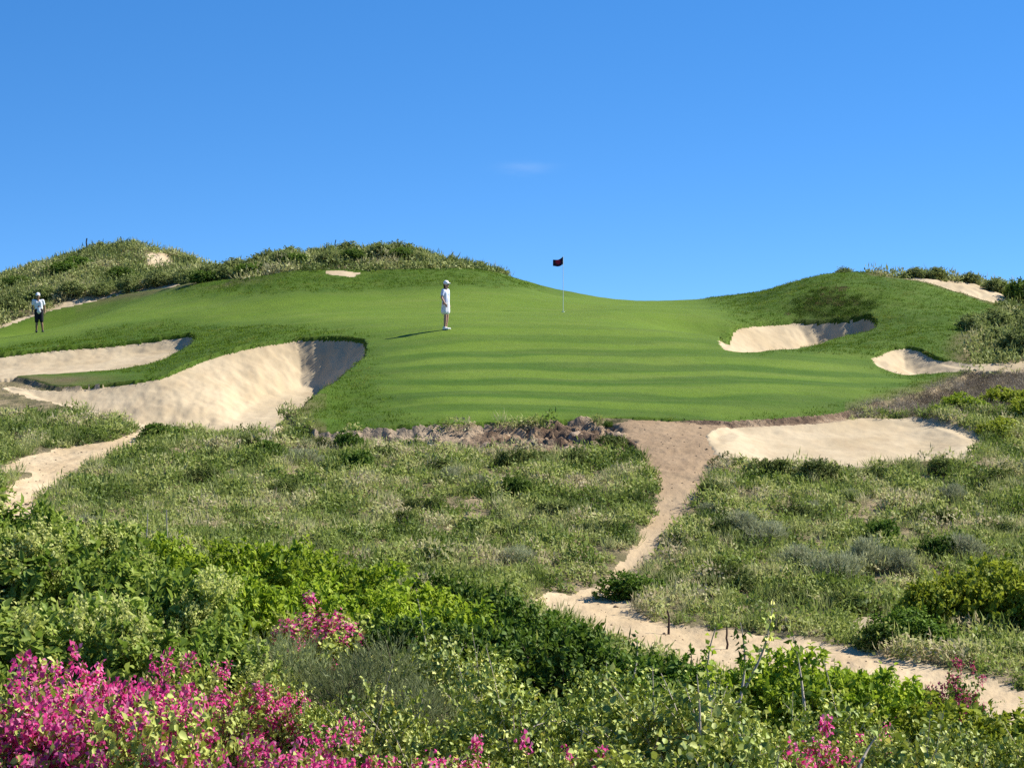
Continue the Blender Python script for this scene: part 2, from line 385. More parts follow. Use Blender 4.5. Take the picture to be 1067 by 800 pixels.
# ------------------------------------------------------------------ ground sheets
us = np.r_[np.arange(-900, -130, 30.), np.arange(-130, 1200, 1.5), np.arange(1200, 2000, 30.)]
Ds = np.r_[np.arange(.6, 16, .4), np.arange(16, 36, .3), np.arange(36, 55, .14), np.arange(55, 96, .062), np.arange(96, 106, .1), np.arange(106, 128, .2), np.arange(128, 172, 1.)]
UU, DD = np.meshgrid(us, Ds)
GX = (UU - CU) / F * DD; GY = DD
GZ, GC, GDT, GDM = heights(GX, GY)
GZ[:, 0] -= 25; GZ[:, -1] -= 25; GZ[-1, :] -= 25     # skirt of the hill going down to the plain
nr, nc = GX.shape
idx = np.arange(nr * nc).reshape(nr, nc)
q = np.stack([idx[:-1, :-1], idx[:-1, 1:], idx[1:, 1:], idx[1:, :-1]], -1).reshape(-1, 4)
cq = GC.ravel()[q]
PRI = {0: 0, 5: 1, 3: 1, 4: 2, 6: 3, 7: 3, 8: 3, 9: 3, 10: 3, 2: 5, 1: 5}
pri = np.array([PRI[i] for i in range(11)])
pq = pri[cq]; best = pq.argmax(1)
fc = cq[np.arange(len(cq)), best]
fc = np.where((fc == 1) & ((cq == 2).sum(1) >= 3), 2, fc)
VV = np.c_[GX.ravel(), GY.ravel(), GZ.ravel()]
dry = np.zeros(nr * nc)
gu = UU.ravel(); gd = GDT.ravel()
gv = H - F * GZ.ravel() / np.maximum(GY.ravel(), 1)
nz = fbm(GX.ravel() * .6, GY.ravel() * .6, 4)
dry = np.maximum(dry, sstep(150, 60, gu) * sstep(388, 396, gv) * (gd > 0))                          # parched tongue between the bunkers
dry = np.maximum(dry, .8 * sstep(.9, .2, gd) * ((gu > 880) | ((gu < 340) & (gv > 410))))
dry = np.maximum(dry, .75 * sstep(2.2, .3, gd) * (gd > 0) * sstep(330, 200, gu) * (gv < 330) * sstep(-.1, .3, nz + .15))
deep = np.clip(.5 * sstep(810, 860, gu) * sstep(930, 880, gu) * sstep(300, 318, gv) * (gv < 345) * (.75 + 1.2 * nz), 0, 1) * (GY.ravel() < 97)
dry = np.clip(dry * (.8 + .8 * nz), 0, 1)
mownf = sstep(-1.8, 1.8, GDM.ravel() + 1.6 * nz * sstep(85, 70, GY.ravel()) + .5 * nz)
mownf = np.where(gu > 700, sstep(-2.6, 2.4, GDM.ravel() + 1.5 * nz), mownf)
def sheet(name, codes, mat, label=None, attrs=False):
    f = q[np.isin(fc, codes)]
    if not len(f): return None
    used, inv = np.unique(f, return_inverse=True)
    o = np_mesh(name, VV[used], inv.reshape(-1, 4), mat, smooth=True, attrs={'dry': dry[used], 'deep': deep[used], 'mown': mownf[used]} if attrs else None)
    o['kind'] = 'structure'
    if label: o['label'] = label
    return o
sheet('ground', [0], M['soil'], 'scrub covered sandy ground of the hillside and dunes')
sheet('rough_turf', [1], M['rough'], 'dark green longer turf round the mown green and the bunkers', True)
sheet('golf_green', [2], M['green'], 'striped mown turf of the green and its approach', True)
sheet('eroded_bank', [3], M['bank'], 'crumbling soil bank under the front edge of the green')
sheet('sand_path', [4], M['path'], 'sandy footpaths through the scrub')
sheet('sand', [5], M['sand'], 'bare sand strips along the dunes')
for code, (nm, lb) in {6: ('bunker', 'large deep sand bunker beside the green with shaded back wall'), 7: ('bunker', 'narrow sand bunker above the large one, below the fairway'), 8: ('bunker', 'pale sand bunker under the dark turf mound'),
                  9: ('bunker', 'small sand bunker running into a sand track'), 10: ('bunker', 'wide pale sand bunker below the front of the green')}.items():
    sheet(nm, [code], M['sand'], lb)
# the plain reaching the horizon, far below the hill
S = 4000
np_mesh('terrain', [(-S, -S, -14), (S, -S, -14), (S, S, -14), (-S, S, -14)], [(0, 1, 2, 3)], M['soil'])['kind'] = 'structure'

# ------------------------------------------------------------------ foliage builders
def unit(a): return a / np.maximum(np.linalg.norm(a, axis=-1, keepdims=True), 1e-9)
def leaves(pos, ax, nrm, L, W, fold=.25):
    """one kite shaped folded leaf per row"""
    ax = unit(ax); sd = unit(np.cross(ax, nrm)); nn = np.cross(sd, ax)
    L = np.asarray(L)[:, None]; W = np.asarray(W)[:, None]
    mid = pos + ax * L * .42
    V = np.stack([pos, mid + sd * W * .5 + nn * W * fold, pos + ax * L - nn * L * .12, mid - sd * W * .5 + nn * W * fold], 1).reshape(-1, 3)
    Fq = np.arange(len(pos) * 4).reshape(-1, 4)
    return V, Fq
def ovate(pos, ax, nrm, L, W):
    """rounder leaf: two halves folded along the midrib"""
    ax = unit(ax); sd = unit(np.cross(ax, nrm)); nn = np.cross(sd, ax)
    L = np.asarray(L)[:, None]; W = np.asarray(W)[:, None]
    a = pos + ax * L * .22; b_ = pos + ax * L * .62; tip = pos + ax * L - nn * L * .14
    V = np.stack([pos, a + sd * W * .44 + nn * W * .14, b_ + sd * W * .42 + nn * W * .10, tip, b_ - sd * W * .42 + nn * W * .10, a - sd * W * .44 + nn * W * .14], 1).reshape(-1, 3)
    i = np.arange(len(pos))[:, None] * 6
    return V, np.concatenate([i + np.array([[0, 3, 2, 1]]), i + np.array([[0, 5, 4, 3]])])
def tubes(paths, sides=5):
    """paths: list of (points (n,3), radii (n))"""
    Vs, Fs, off = [], [], 0
    for pts_, rad in paths:
        pts_ = np.asarray(pts_, float); n = len(pts_)
        tg = unit(np.gradient(pts_, axis=0)); ref = np.array([.31, .93, .2])
        a = unit(np.cross(tg, ref)); b_ = np.cross(tg, a)
        ang = np.arange(sides) / sides * 2 * math.pi
        ring = pts_[:, None] + (a[:, None] * np.cos(ang)[None, :, None] + b_[:, None] * np.sin(ang)[None, :, None]) * np.asarray(rad)[:, None, None]
        Vs.append(ring.reshape(-1, 3))
        for i in range(n - 1):
            for j in range(sides):
                Fs.append((off + i * sides + j, off + i * sides + (j + 1) % sides, off + (i + 1) * sides + (j + 1) % sides, off + (i + 1) * sides + j))
        off += n * sides
    return np.concatenate(Vs), np.array(Fs)
def sprigs(r, n, rx, ry, rz, lumps=12, lump_r=.42, inner=.72, up=.5, length=(.2, .5)):
    """start points and directions of leafy shoots over a lumpy crown standing on z=0"""
    th = r.uniform(0, 2 * math.pi, lumps); ph = np.arccos(r.uniform(.0, 1, lumps))
    c = np.c_[np.cos(th) * np.sin(ph), np.sin(th) * np.sin(ph), np.cos(ph)] * r.uniform(.35, .72, lumps)[:, None]
    c[:, 2] = np.abs(c[:, 2]) * .9 + .08
    k = r.integers(0, lumps, n)
    d = unit(r.normal(size=(n, 3)) + np.array([0, 0, .45]))
    p = c[k] + d * (lump_r * r.uniform(.65, 1.25, lumps)[k] * r.uniform(inner, 1.05, n))[:, None]
    d0 = d.copy(); p[:, 2] = np.abs(p[:, 2])
    p = p * np.array([rx, ry, rz])
    d = unit(d + np.array([0, 0, up]) + r.normal(size=(n, 3)) * .35)
    return p, d, r.uniform(*length, n), c * np.array([rx, ry, rz]), d0
def along(r, p, d, ln, per, droop=.25):
    n = len(p); t = np.tile(np.linspace(.05, 1, per), n).reshape(n, per) + r.uniform(-.04, .04, (n, per))
    pos = p[:, None] + d[:, None] * (ln[:, None] * t)[..., None]
    pos[..., 2] -= droop * ln[:, None] * t ** 2 * .6
    dd = np.repeat(d, per, 0)
    return pos.reshape(-1, 3), dd, t.ravel()

class Kind: pass
def make_shrub(name, seed, mats, rx=1., ry=1., rz=1.1, n=420, per=14, leaf=(.05, .03), length=(.2, .5), up=.5, lumps=12, lump_r=.42, inner=.72, droop=.25,
               flower=None, flower_n=0, flower_part='flowers', fsize=.04, fspread=.09, stems=9, stem_r=.014, tall=0, needle=False, ftop=False):
    r = np.random.default_rng(seed)
    root = empty(name, (0, 0, -500))
    p, d, ln, c, d0 = sprigs(r, n, rx, ry, rz, lumps, lump_r, inner, up, length)
    if tall:
        k = r.choice(n, tall, False); ln[k] *= r.uniform(1.8, 3.2, tall); d[k] = unit(d[k] + np.array([0, 0, 1.1]))
    pos, dd, t = along(r, p, d, ln, per, droop)
    N = len(pos)
    ax = unit(dd * (.9 if needle else .25) + unit(r.normal(size=(N, 3))) * (.5 if needle else .9) + np.array([0, 0, .05]))
    nr_ = unit(np.repeat(d0, per, 0) * .8 + unit(pos * np.array([1, 1, .6])) * .3 + np.array([0, 0, .3]) + r.normal(size=(N, 3)) * .42)
    k_ = r.uniform(.55, 1.3, n).repeat(per) * r.uniform(.65, 1.3, N); L = leaf[0] * k_; Wd = leaf[1] * k_ * r.uniform(.8, 1.2, N)
    V, Fq = leaves(pos, ax, nr_, L, Wd) if needle else ovate(pos, ax, nr_, L, Wd)
    shoot = np.repeat(r.uniform(0, 1, n), per)
    tint = np.clip(.5 * shoot + .5 * r.uniform(0, 1, N), 0, 1)
    np_mesh('foliage', V, Fq, mats[0], root, attrs={'tint': np.repeat(tint, 4 if needle else 6)})
    paths = []
    for i in range(stems):
        e = c[i % len(c)] * r.uniform(.8, 1.15); s = np.array([e[0] * .12, e[1] * .12, -.25]); m_ = (s + e) / 2 + r.normal(size=3) * .07
        paths.append((np.array([s, (s + m_) / 2, m_, e]), np.array([stem_r * 1.6, stem_r * 1.2, stem_r, stem_r * .4])))
    for i in r.choice(n, min(n, 90 + tall * 2), False):
        tt = np.linspace(-.3, 1, 5); pp = p[i] + d[i] * (ln[i] * tt)[:, None]; pp[:, 2] -= droop * ln[i] * np.maximum(tt, 0) ** 2 * .6
        paths.append((pp, np.linspace(.006, .0025, 5)))
    if tall:
        for i in k:
            tt = np.linspace(-.3, 1, 5); pp = p[i] + d[i] * (ln[i] * tt)[:, None]; pp[:, 2] -= droop * ln[i] * np.maximum(tt, 0) ** 2 * .6
            paths.append((pp, np.linspace(.008, .003, 5)))
    V, Fq = tubes(paths, 4); np_mesh('branches', V, Fq, mats[1], root, smooth=True)['kind'] = 'stuff'
    if flower is not None:
        tip = p + d * ln[:, None]; tip[:, 2] -= droop * ln * .6
        # blossoms come in patches over the crown: a random field picks the shoots that bloom
        sc_ = r.normal(size=(5, 3)) * np.array([rx, ry, rz]) * .8; sc_[:, 2] = np.abs(sc_[:, 2])
        key = np.min(np.linalg.norm(tip[:, None] - sc_[None], axis=-1), 1) + r.uniform(0, .75, n) - .5 * tip[:, 2]
        sel = np.argsort(key)[:flower_n]
        per_f = 30 if not ftop else 60
        ce = np.repeat(tip[sel], per_f, 0); NN = len(ce)
        back = np.repeat(-d[sel], per_f, 0) * (r.uniform(0, 1, NN) ** 1.0 * fspread * 2.0)[:, None]
        q_ = ce + (0 if not ftop else .06) + back + r.normal(size=(NN, 3)) * fspread * .5
        V, Fq = leaves(q_, r.normal(size=(NN, 3)), np.repeat(d0[sel], per_f, 0) + np.array([.25, 0, .4]) + r.normal(size=(NN, 3)) * .6, fsize * r.uniform(.7, 1.2, NN), fsize * .8 * r.uniform(.7, 1.2, NN), .2)
        np_mesh(flower_part, V, Fq, flower, root, attrs={'tint': np.repeat(r.uniform(0, 1, NN), 4)})
    root['proto'] = 1
    return root

G = {}
bark = mat_plain('bark', (.16, .12, .085), .9)
palebark = mat_plain('pale_bark', (.42, .36, .28), .85)
def leafmat(n, a, b_, c, trans=.3, gloss=.015): return mat_leaf(n, [(0, a), (.5, b_), (1, c)], trans, gloss)
L_bright = leafmat('bright_leaf', (.12, .21, .012), (.28, .38, .022), (.46, .54, .06), .42)
L_dark = leafmat('dark_leaf', (.052, .11, .012), (.105, .18, .018), (.20, .28, .04), .35)
L_boug = leafmat('bougainvillea_leaf', (.14, .17, .025), (.36, .41, .06), (.60, .62, .18), .22, .03)
L_plume = leafmat('plume_leaf', (.10, .175, .018), (.22, .30, .04), (.42, .47, .10), .4)
L_feather = leafmat('feathery_leaf', (.12, .15, .05), (.21, .245, .09), (.34, .36, .17), .35)
L_vine = mat_leaf('vine_leaf', [(0, (.07, .12, .012)), (.35, (.20, .27, .03)), (.62, (.37, .42, .055)), (.86, (.70, .71, .22)), (1, (.68, .57, .05))], .2, .045)
L_grey = leafmat('grey_leaf', (.20, .22, .11), (.34, .36, .19), (.50, .51, .31), .35)
L_yel = leafmat('yellow_green_leaf', (.11, .155, .012), (.28, .33, .025), (.47, .49, .07), .4)
L_dune = leafmat('dune_leaf', (.11, .145, .03), (.22, .265, .075), (.36, .39, .14), .35)
L_olive = leafmat('olive_leaf', (.055, .085, .014), (.12, .16, .03), (.27, .29, .08), .3)
F_pink = leafmat('magenta_bract', (.62, .03, .21), (.86, .08, .35), (.88, .34, .54), .5)
F_dull = leafmat('dull_red_bract', (.30, .02, .08), (.50, .05, .15), (.62, .14, .26), .4)
F_plume = leafmat('plume_flower', (.36, .41, .09), (.50, .53, .14), (.62, .62, .23), .4)

PROTO = {}
def proto(kind, name, vars_, **k):
    PROTO[kind] = [make_shrub(name, 100 + len(PROTO) * 10 + i, **k) for i in range(vars_)]
proto('bright', 'broadleaf_shrub', 3, mats=(L_bright, bark), rx=1.1, ry=1.1, rz=1.0, n=800, per=11, leaf=(.085, .05), length=(.08, .24), lumps=15, lump_r=.36)
proto('dark', 'evergreen_shrub', 2, mats=(L_dark, bark), rx=1.1, ry=1.1, rz=1.0, n=900, per=11, leaf=(.07, .046), lumps=18, lump_r=.34, length=(.06, .2))
proto('boug', 'bougainvillea', 3, mats=(L_boug, bark), rx=1.05, ry=1.05, rz=1.0, n=620, per=11, leaf=(.056, .044), length=(.12, .36), tall=0, lumps=13, lump_r=.33, flower=F_pink, flower_n=195, fsize=.046, fspread=.06, up=.3)
proto('bougfew', 'bougainvillea', 2, mats=(L_boug, bark), rx=1.05, ry=1.05, rz=1.0, n=680, per=11, leaf=(.062, .046), length=(.12, .36), tall=2, lumps=14, lump_r=.33, flower=F_pink, flower_n=75, fsize=.046, fspread=.06)
proto('bougred', 'bougainvillea', 2, mats=(L_dark, bark), rx=1.0, ry=1.0, rz=.95, n=600, per=11, leaf=(.06, .04), length=(.12, .36), tall=8, flower=F_dull, flower_n=110, fsize=.046, fspread=.07)
proto('plume', 'flowering_shrub', 3, mats=(L_plume, bark), rx=1.15, ry=1.15, rz=1.35, n=620, per=11, leaf=(.11, .06), length=(.12, .34), up=.7, lumps=17, lump_r=.3, flower=F_plume, flower_n=42, flower_part='flower_heads', fsize=.045, fspread=.085, ftop=True)
proto('feather', 'feathery_shrub', 2, mats=(L_feather, bark), rx=1.1, ry=1.1, rz=.9, n=1500, per=11, leaf=(.07, .010), length=(.12, .34), up=.4, needle=True, lumps=14)
proto('vine', 'leafy_vine', 4, mats=(L_vine, palebark), rx=1.15, ry=1.15, rz=1.0, n=600, per=11, leaf=(.06, .044), length=(.15, .38), tall=6, lumps=11, lump_r=.30, up=.3, inner=.6, stem_r=.012)
proto('yellow', 'yellow_green_shrub', 2, mats=(L_yel, bark), rx=1.15, ry=1.15, rz=1.1, n=800, per=11, leaf=(.085, .062), length=(.08, .26), lumps=17, lump_r=.34)
proto('grey', 'silver_shrub', 2, mats=(L_grey, palebark), rx=.8, ry=.8, rz=.75, n=800, per=9, leaf=(.10, .014), length=(.12, .3), up=1.1, needle=True, lumps=9, lump_r=.36)
proto('olive', 'scrub_bush', 3, mats=(L_olive, bark), rx=.75, ry=.75, rz=.65, n=420, per=10, leaf=(.06, .032), length=(.06, .22), lumps=10, lump_r=.36)
proto('dune', 'dune_shrub', 3, mats=(L_dune, bark), rx=1.0, ry=1.0, rz=.9, n=520, per=10, leaf=(.12, .05), length=(.12, .4), up=.8, lumps=10, lump_r=.36)
proto('duned', 'dune_shrub', 2, mats=(L_dark, bark), rx=1.0, ry=1.0, rz=.9, n=520, per=10, leaf=(.11, .05), length=(.1, .35), up=.7, lumps=11, lump_r=.36)

_last = {}
used_protos = set()
def plant(kind, u, D, h, wide=None, label=None, cat='shrub', group=None, sink=.05, lean=0):
    """one shrub standing on the ground; h is its height in metres, wide its width"""
    pr = PROTO[kind]; i = _last.get(kind, random.randrange(len(pr))); i = (i + 1) % len(pr); _last[kind] = i
    src = pr[i]
    if src.name in used_protos: o = copy_tree(src)
    else: o = src; used_protos.add(src.name)
    x = (u - CU) / F * D
    z = float(gz(x, D)[0][0])
    bb = [c for c in src.children if c.name.startswith('foliage')][0]
    co = np.empty(len(bb.data.vertices) * 3, np.float32); bb.data.vertices.foreach_get('co', co); co = co.reshape(-1, 3)
    hh = np.percentile(co[:, 2], 99.2); ww = np.percentile(np.hypot(co[:, 0], co[:, 1]), 97)
    s = h / hh; sw = (wide / 2 / ww) if wide else s
    s = min(max(s, .72 * sw), 1.3 * sw)
    o.location = (x, D, z - sink); o.scale = (sw * random.uniform(.94, 1.06), sw * random.uniform(.94, 1.06), s); o.rotation_euler = (lean, 0, random.uniform(0, 6.28))
    if 'proto' in o: del o['proto']
    tag(o, label, cat, group)
    return o
def canopy(kind, u, v, D, wide, **k):
    """shrub whose top stands at the given sight line"""
    if kind == 'vine': v += random.uniform(-22, 16); D += random.uniform(-.7, .7); wide *= random.uniform(.7, 1.05)
    if kind in ('boug', 'bougfew', 'plume', 'bright'): v += random.uniform(-6, 12); wide *= random.uniform(.85, 1.1)
    x = (u - CU) / F * D; z = float(gz(x, D)[0][0]); top = -(v - H) / F * D
    return plant(kind, u, D, max(.3, top - z + .05), wide, **k)

ORD = ['first', 'second', 'third', 'fourth', 'fifth', 'sixth', 'seventh', 'eighth', 'ninth', 'tenth', 'eleventh', 'twelfth', 'thirteenth', 'fourteenth', 'fifteenth', 'sixteenth', 'seventeenth', 'eighteenth']
def row(kind, items, desc, group, cat='shrub'):
    """items sorted left to right: (u, v, D, width); desc gets an ordinal in front of it"""
    items = sorted(items); n = len(items)
    for i, (u, v, D, w) in enumerate(items):
        if n == 1: lb = desc.replace('# ', '').replace('#', '')
        else: lb = desc.replace('#', (ORD[i] + ' from the left') if i < n - 1 else 'the rightmost')
        canopy(kind, u, v, D, w, label=lb, group=group, cat=cat)

exec_rows = True
# near thicket, from the front to the back
row('boug', [(-20,735,18.6,2.0),(70,705,19.0,2.0),(165,735,18.2,1.9),(255,760,17.8,1.7),(345,760,18.4,1.6),(425,778,18.0,1.4)], 'magenta bougainvillea of the front row, #', 'bougainvillea along the front of the thicket', 'bougainvillea')
row('boug', [(60,692,21.0,1.8),(165,684,21.5,1.7),(262,648,22.8,1.5)], 'bougainvillea in bloom behind the front row, #', 'bougainvillea along the front of the thicket', 'bougainvillea')
row('bougfew', [(500,765,18.8,1.5),(660,778,18.3,1.6),(860,785,18.3,1.6),(910,742,21.0,1.4)], 'mostly green bougainvillea with few magenta blooms, #', 'sparse bougainvilleas in the thicket', 'bougainvillea')
row('bougfew', [(325,628,28.5,2.1)], 'bougainvillea spray blooming above the feathery grey shrubs', None, 'bougainvillea')
row('vine', [(560,775,18.4,1.6),(760,770,18.2,1.7),(960,775,18.3,1.7),(1060,770,18.4,1.7)], 'pale leaved vine tangle at the very front, #', 'leafy vine tangles', 'vine')
row('vine', [(520,720,21.5,1.9),(610,722,21.8,1.9),(700,728,21.2,1.9),(795,732,21.4,1.9),(870,742,21.2,1.7),(990,745,21.3,1.8),(1090,745,21.5,1.9)], 'yellowish vine tangle of the second row, #', 'leafy vine tangles', 'vine')
row('vine', [(450,672,25.5,1.9),(540,690,24.6,1.9),(640,702,24.6,1.9),(735,700,24.5,1.8)], 'twiggy vine tangle below the dark evergreens, #', 'leafy vine tangles', 'vine')
row('feather', [(300,655,25.6,1.9),(375,672,24.8,1.8),(430,700,23.6,1.5)], 'feathery grey green shrub behind the bougainvillea, #', 'feathery shrubs')
row('vine', [(380,705,21.6,1.5),(330,700,22.5,1.2)], 'small vine creeping over the feathery shrubs, #', 'leafy vine tangles', 'vine')
row('plume', [(-10,640,23.5,2.1),(65,632,24.4,2.0),(140,650,23.6,1.9),(215,655,25.2,1.8)], 'broad leaved shrub with pale flower heads above the bougainvillea, #', 'shrubs with pale flower heads')
row('plume', [(-30,560,29.0,2.4),(40,560,28.6,2.2),(110,575,28.2,2.2),(180,600,27.6,2.0)], 'pale flowering shrub in the middle of the left thicket, #', 'shrubs with pale flower heads')
row('plume', [(-20,520,33.0,2.4),(40,522,32.6,2.1),(95,545,32.0,1.8),(140,582,31.5,1.6)], 'tall pale flowering shrub at the top of the thicket, #', 'shrubs with pale flower heads')
row('bright', [(175,562,33.8,1.7),(230,568,33.0,1.9),(290,565,33.6,2.0),(350,578,33.0,2.0),(405,592,33.0,1.9)], 'bright green broadleaf shrub bordering the open scrub, #', 'bright green shrubs')
row('bright', [(240,600,29.6,2.0),(320,605,30.4,2.0),(400,618,30.2,2.0),(470,625,30.6,1.8)], 'bright green shrub behind the blooming spray, #', 'bright green shrubs')
row('dark', [(455,605,34.8,1.6),(505,614,34.6,1.7),(545,625,34.4,1.7),(585,650,34.2,1.5)], 'dark evergreen shrub bordering the sand track, #', 'dark evergreen shrubs')
row('dark', [(430,645,28.5,1.9),(505,650,28.6,2.0),(575,658,28.8,2.0),(625,680,29.0,1.6)], 'dark glossy shrub above the twiggy vines, #', 'dark evergreen shrubs')
row('dark', [(690,684,28.6,1.9),(655,678,30.5,1.5)], 'deep green shrub just below the marker post, #', 'dark evergreen shrubs')
row('bright', [(790,670,28.6,1.7),(840,678,28.0,1.8),(895,697,27.4,1.7)], 'green shrub at the lower edge of the sand path, #', 'bright green shrubs')
row('yellow', [(1010,735,25.4,1.8),(1080,748,25.0,1.8)], 'olive green shrub below the path corner, #', 'olive shrubs by the path')
row('bougred', [(975,688,29.0,1.5)], 'larger bougainvillea with dark red blooms at the lower edge of the sand path', None, 'bougainvillea')
row('dark', [(575,715,22.8,1.0),(800,722,23.0,1.0),(915,728,22.6,1.1),(480,735,20.0,.9),(1020,765,19.6,.9)], 'small dark shrub in a gap of the pale vines, #', 'dark shrubs among the vines')
row('feather', [(640,738,20.2,1.0),(720,748,19.8,.9),(960,745,22.4,1.0)], 'small feathery shrub in a gap of the pale vines, #', 'feathery shrubs')
row('bougred', [(430,592,35.6,.7),(515,600,36.2,.8),(1000,690,31.0,.9)], 'small bougainvillea with dull red blooms, #', 'dull red bougainvilleas', 'bougainvillea')
# slope bushes
row('dark', [(657,601,44.6,1.5)], 'low dark bush casting a shadow at the path junction', None)
row('yellow', [(985,598,41.0,1.9),(1040,588,41.5,2.2),(1085,590,41.0,2.0)], 'yellow green bush on the slope above the path, #', 'yellow green bushes')
row('dark', [(945,636,39.5,1.7),(925,650,39.0,1.0)], 'dark spreading bush beside the bare sand patch, #', 'dark bushes by the bare sand')
row('grey', [(770,541,50.0,1.2),(800,544,49.5,1.3),(830,568,47.0,1.0),(868,574,46.0,1.3),(905,560,47.0,1.1),(930,570,46.6,1.0),(1000,560,48.,1.2)], 'silvery grey bush on the slope right of the path, #', 'silvery bushes')
row('dark', [(372,470,56.0,1.1)], 'solitary dark bush high on the open scrub slope', None)
row('dark', [(492,551,50.4,.9)], 'dark low bush low on the slope left of the sand path', None)
row('dark', [(170,448,60.5,1.3)], 'dark bush at the foot of the large bunker', None)
row('olive', [(125,525,51,.9),(260,462,59.5,1.0),(300,452,60.8,.9),(400,470,58.5,1.0),(455,485,57,1.0),(565,480,58.5,1.1),(610,470,59.8,1.1),(640,476,59.5,1.),(220,478,57,.9),(300,520,53,1.0),(440,530,52.5,1.0),(590,535,52,1.0),(640,560,50,.9),(540,560,50,.9),(430,455,61,.9),(330,470,59.5,.8)],
    'olive scrub bush on the slope below the green, #', 'olive bushes below the green')
row('olive', [(760,485,57,1.0),(800,492,56,1.1),(850,497,55.6,1.2),(920,492,56,1.0),(980,488,56.5,1.1),(1040,490,56,1.1),(740,520,53.5,1.0),(830,530,52,1.0),(960,530,52,1.2),(1040,545,50.5,1.0),(720,570,49,1.0),(760,600,46,1.0),(700,605,46,.9),(830,620,44,1.0)],
    'olive scrub bush on the slope below the wide bunker, #', 'olive bushes below the wide bunker')
rs = np.random.default_rng(77); cnt = {0: 0, 1: 0}
while cnt[0] < 26 or cnt[1] < 24:
    u_ = rs.uniform(60, 1060); D_ = rs.uniform(43, 60); x_ = (u_ - CU) / F * D_; z_, c_ = gz(x_, D_); v_ = H - F * z_[0] / D_
    if c_[0] != 0 or v_ > 640 or (u_ > 730 and v_ < 490) or max(sdist(np.array([x_]), np.array([D_]), PATH1, 3)[0], sdist(np.array([x_]), np.array([D_]), PATH2, 3)[0]) > -.6: continue
    side = 0 if u_ < 690 else 1
    if (side == 0 and (v_ > 590 or cnt[0] >= 26)) or (side == 1 and cnt[1] >= 24): continue
    w_s = rs.uniform(.45, 1.05); kd = ['olive', 'olive', 'olive', 'dark', 'grey'][rs.integers(0, 5)]
    lb = {'olive': 'small olive scrub bush', 'dark': 'small dark green scrub bush', 'grey': 'small greyish scrub bush'}[kd] + (' on the slope between the green and the thicket' if side == 0 else ' on the slope between the wide bunker and the lower path')
    plant(kd, u_, D_, w_s * rs.uniform(.42, .6), w_s, label=lb, group=lb.replace('bush', 'bushes')); cnt[side] += 1
row('bright', [(1000,427,66.5,1.2),(975,432,65.8,.8),(1020,430,66.5,.9)], 'low clipped looking green bush at the end of the wide bunker, #', 'bushes at the end of the wide bunker')
row('yellow', [(1050,415,68,1.6),(1075,440,65,1.8),(1040,455,62.5,1.3)], 'leafy bush at the picture edge beside the wide bunker, #', 'bushes at the end of the wide bunker')
row('dune', [(1035,335,86.5,1.9),(1062,325,87.5,2.0),(1012,348,83.5,1.4),(1040,358,81.5,1.7),(1075,352,82,2.0),(1060,368,79,1.7)], 'grey green bush beside the small bunker, #', 'bushes beside the small bunker')
row('duned', [(1066,292,97,2.2),(1090,288,98,2.4)], 'dark rounded bush on the sandy knoll, #', 'bushes on the sandy knoll')
row('dune', [(978,279,99.5,1.5),(955,284,100,1.1),(1038,290,99,1.3),(880,282,101,1.2),(1010,287,100.5,1.1)], 'bush on the skyline of the turf mound, #', 'bushes on the sandy knoll')
# dune ridge behind the green
items = []
for i, u in enumerate(range(200, 526, 21)):
    v = float(np.interp(u, [195, 250, 300, 340, 400, 440, 480, 510, 530], [283, 270, 262, 256, 254, 258, 268, 279, 286]))
    items.append((u + random.uniform(-5, 5), v + random.uniform(-1.5, 2.5), 106.5 + random.uniform(-.5, 1), random.uniform(1.2, 1.9) * (1 if u < 445 else .62)))
row('dune', items, 'grey green shrub on the crest of the ridge behind the green, #', 'shrubs on the ridge behind the green')
items = []
for i, u in enumerate(range(215, 480, 25)):
    v = float(np.interp(u, [195, 250, 300, 340, 400, 440, 500], [283, 277, 271, 268, 264, 269, 280]))
    items.append((u + random.uniform(-7, 7), v + random.uniform(-1, 2), 103.8 + random.uniform(-.4, .5), 1.5 if u < 440 else .9))
row('duned', items[::2], 'dark shrub along the foot of the ridge, #', 'dark shrubs on the ridge')
row('dune', items[1::2], 'shrub tucked among the darker ones at the foot of the ridge, #', 'shrubs on the ridge behind the green')
row('dune', [(10,292,122,1.5),(40,281,123,1.4),(70,271,124,1.3),(105,262,124,1.2),(138,253,124.5,1.3),(158,259,123.5,1.0),(195,274,120,1.4),(-30,300,120,1.5)], 'shrub on the skyline of the tall dune, #', 'shrubs on the tall dune')
row('duned', [(66,286,116,2.0),(82,282,117,1.8),(20,302,115,1.6),(125,283,114,1.6),(142,286,113,1.1)], 'dark shrub on the face of the tall dune, #', 'dark shrubs on the tall dune')
row('dune', [(10,318,109,1.6),(45,308,110,1.7),(75,305,110,1.6),(105,295,110,1.6),(135,288,109.5,1.5),(165,283,109,1.5),(190,281,108.5,1.5),(215,281,107.5,1.5),(-30,330,108,1.8)], 'shrub along the foot of the tall dune, #', 'shrubs on the tall dune')
for k in PROTO:
    for o in PROTO[k]:
        if o.name not in used_protos:
            for c in list(o.children): bpy.data.objects.remove(c)
            bpy.data.objects.remove(o)

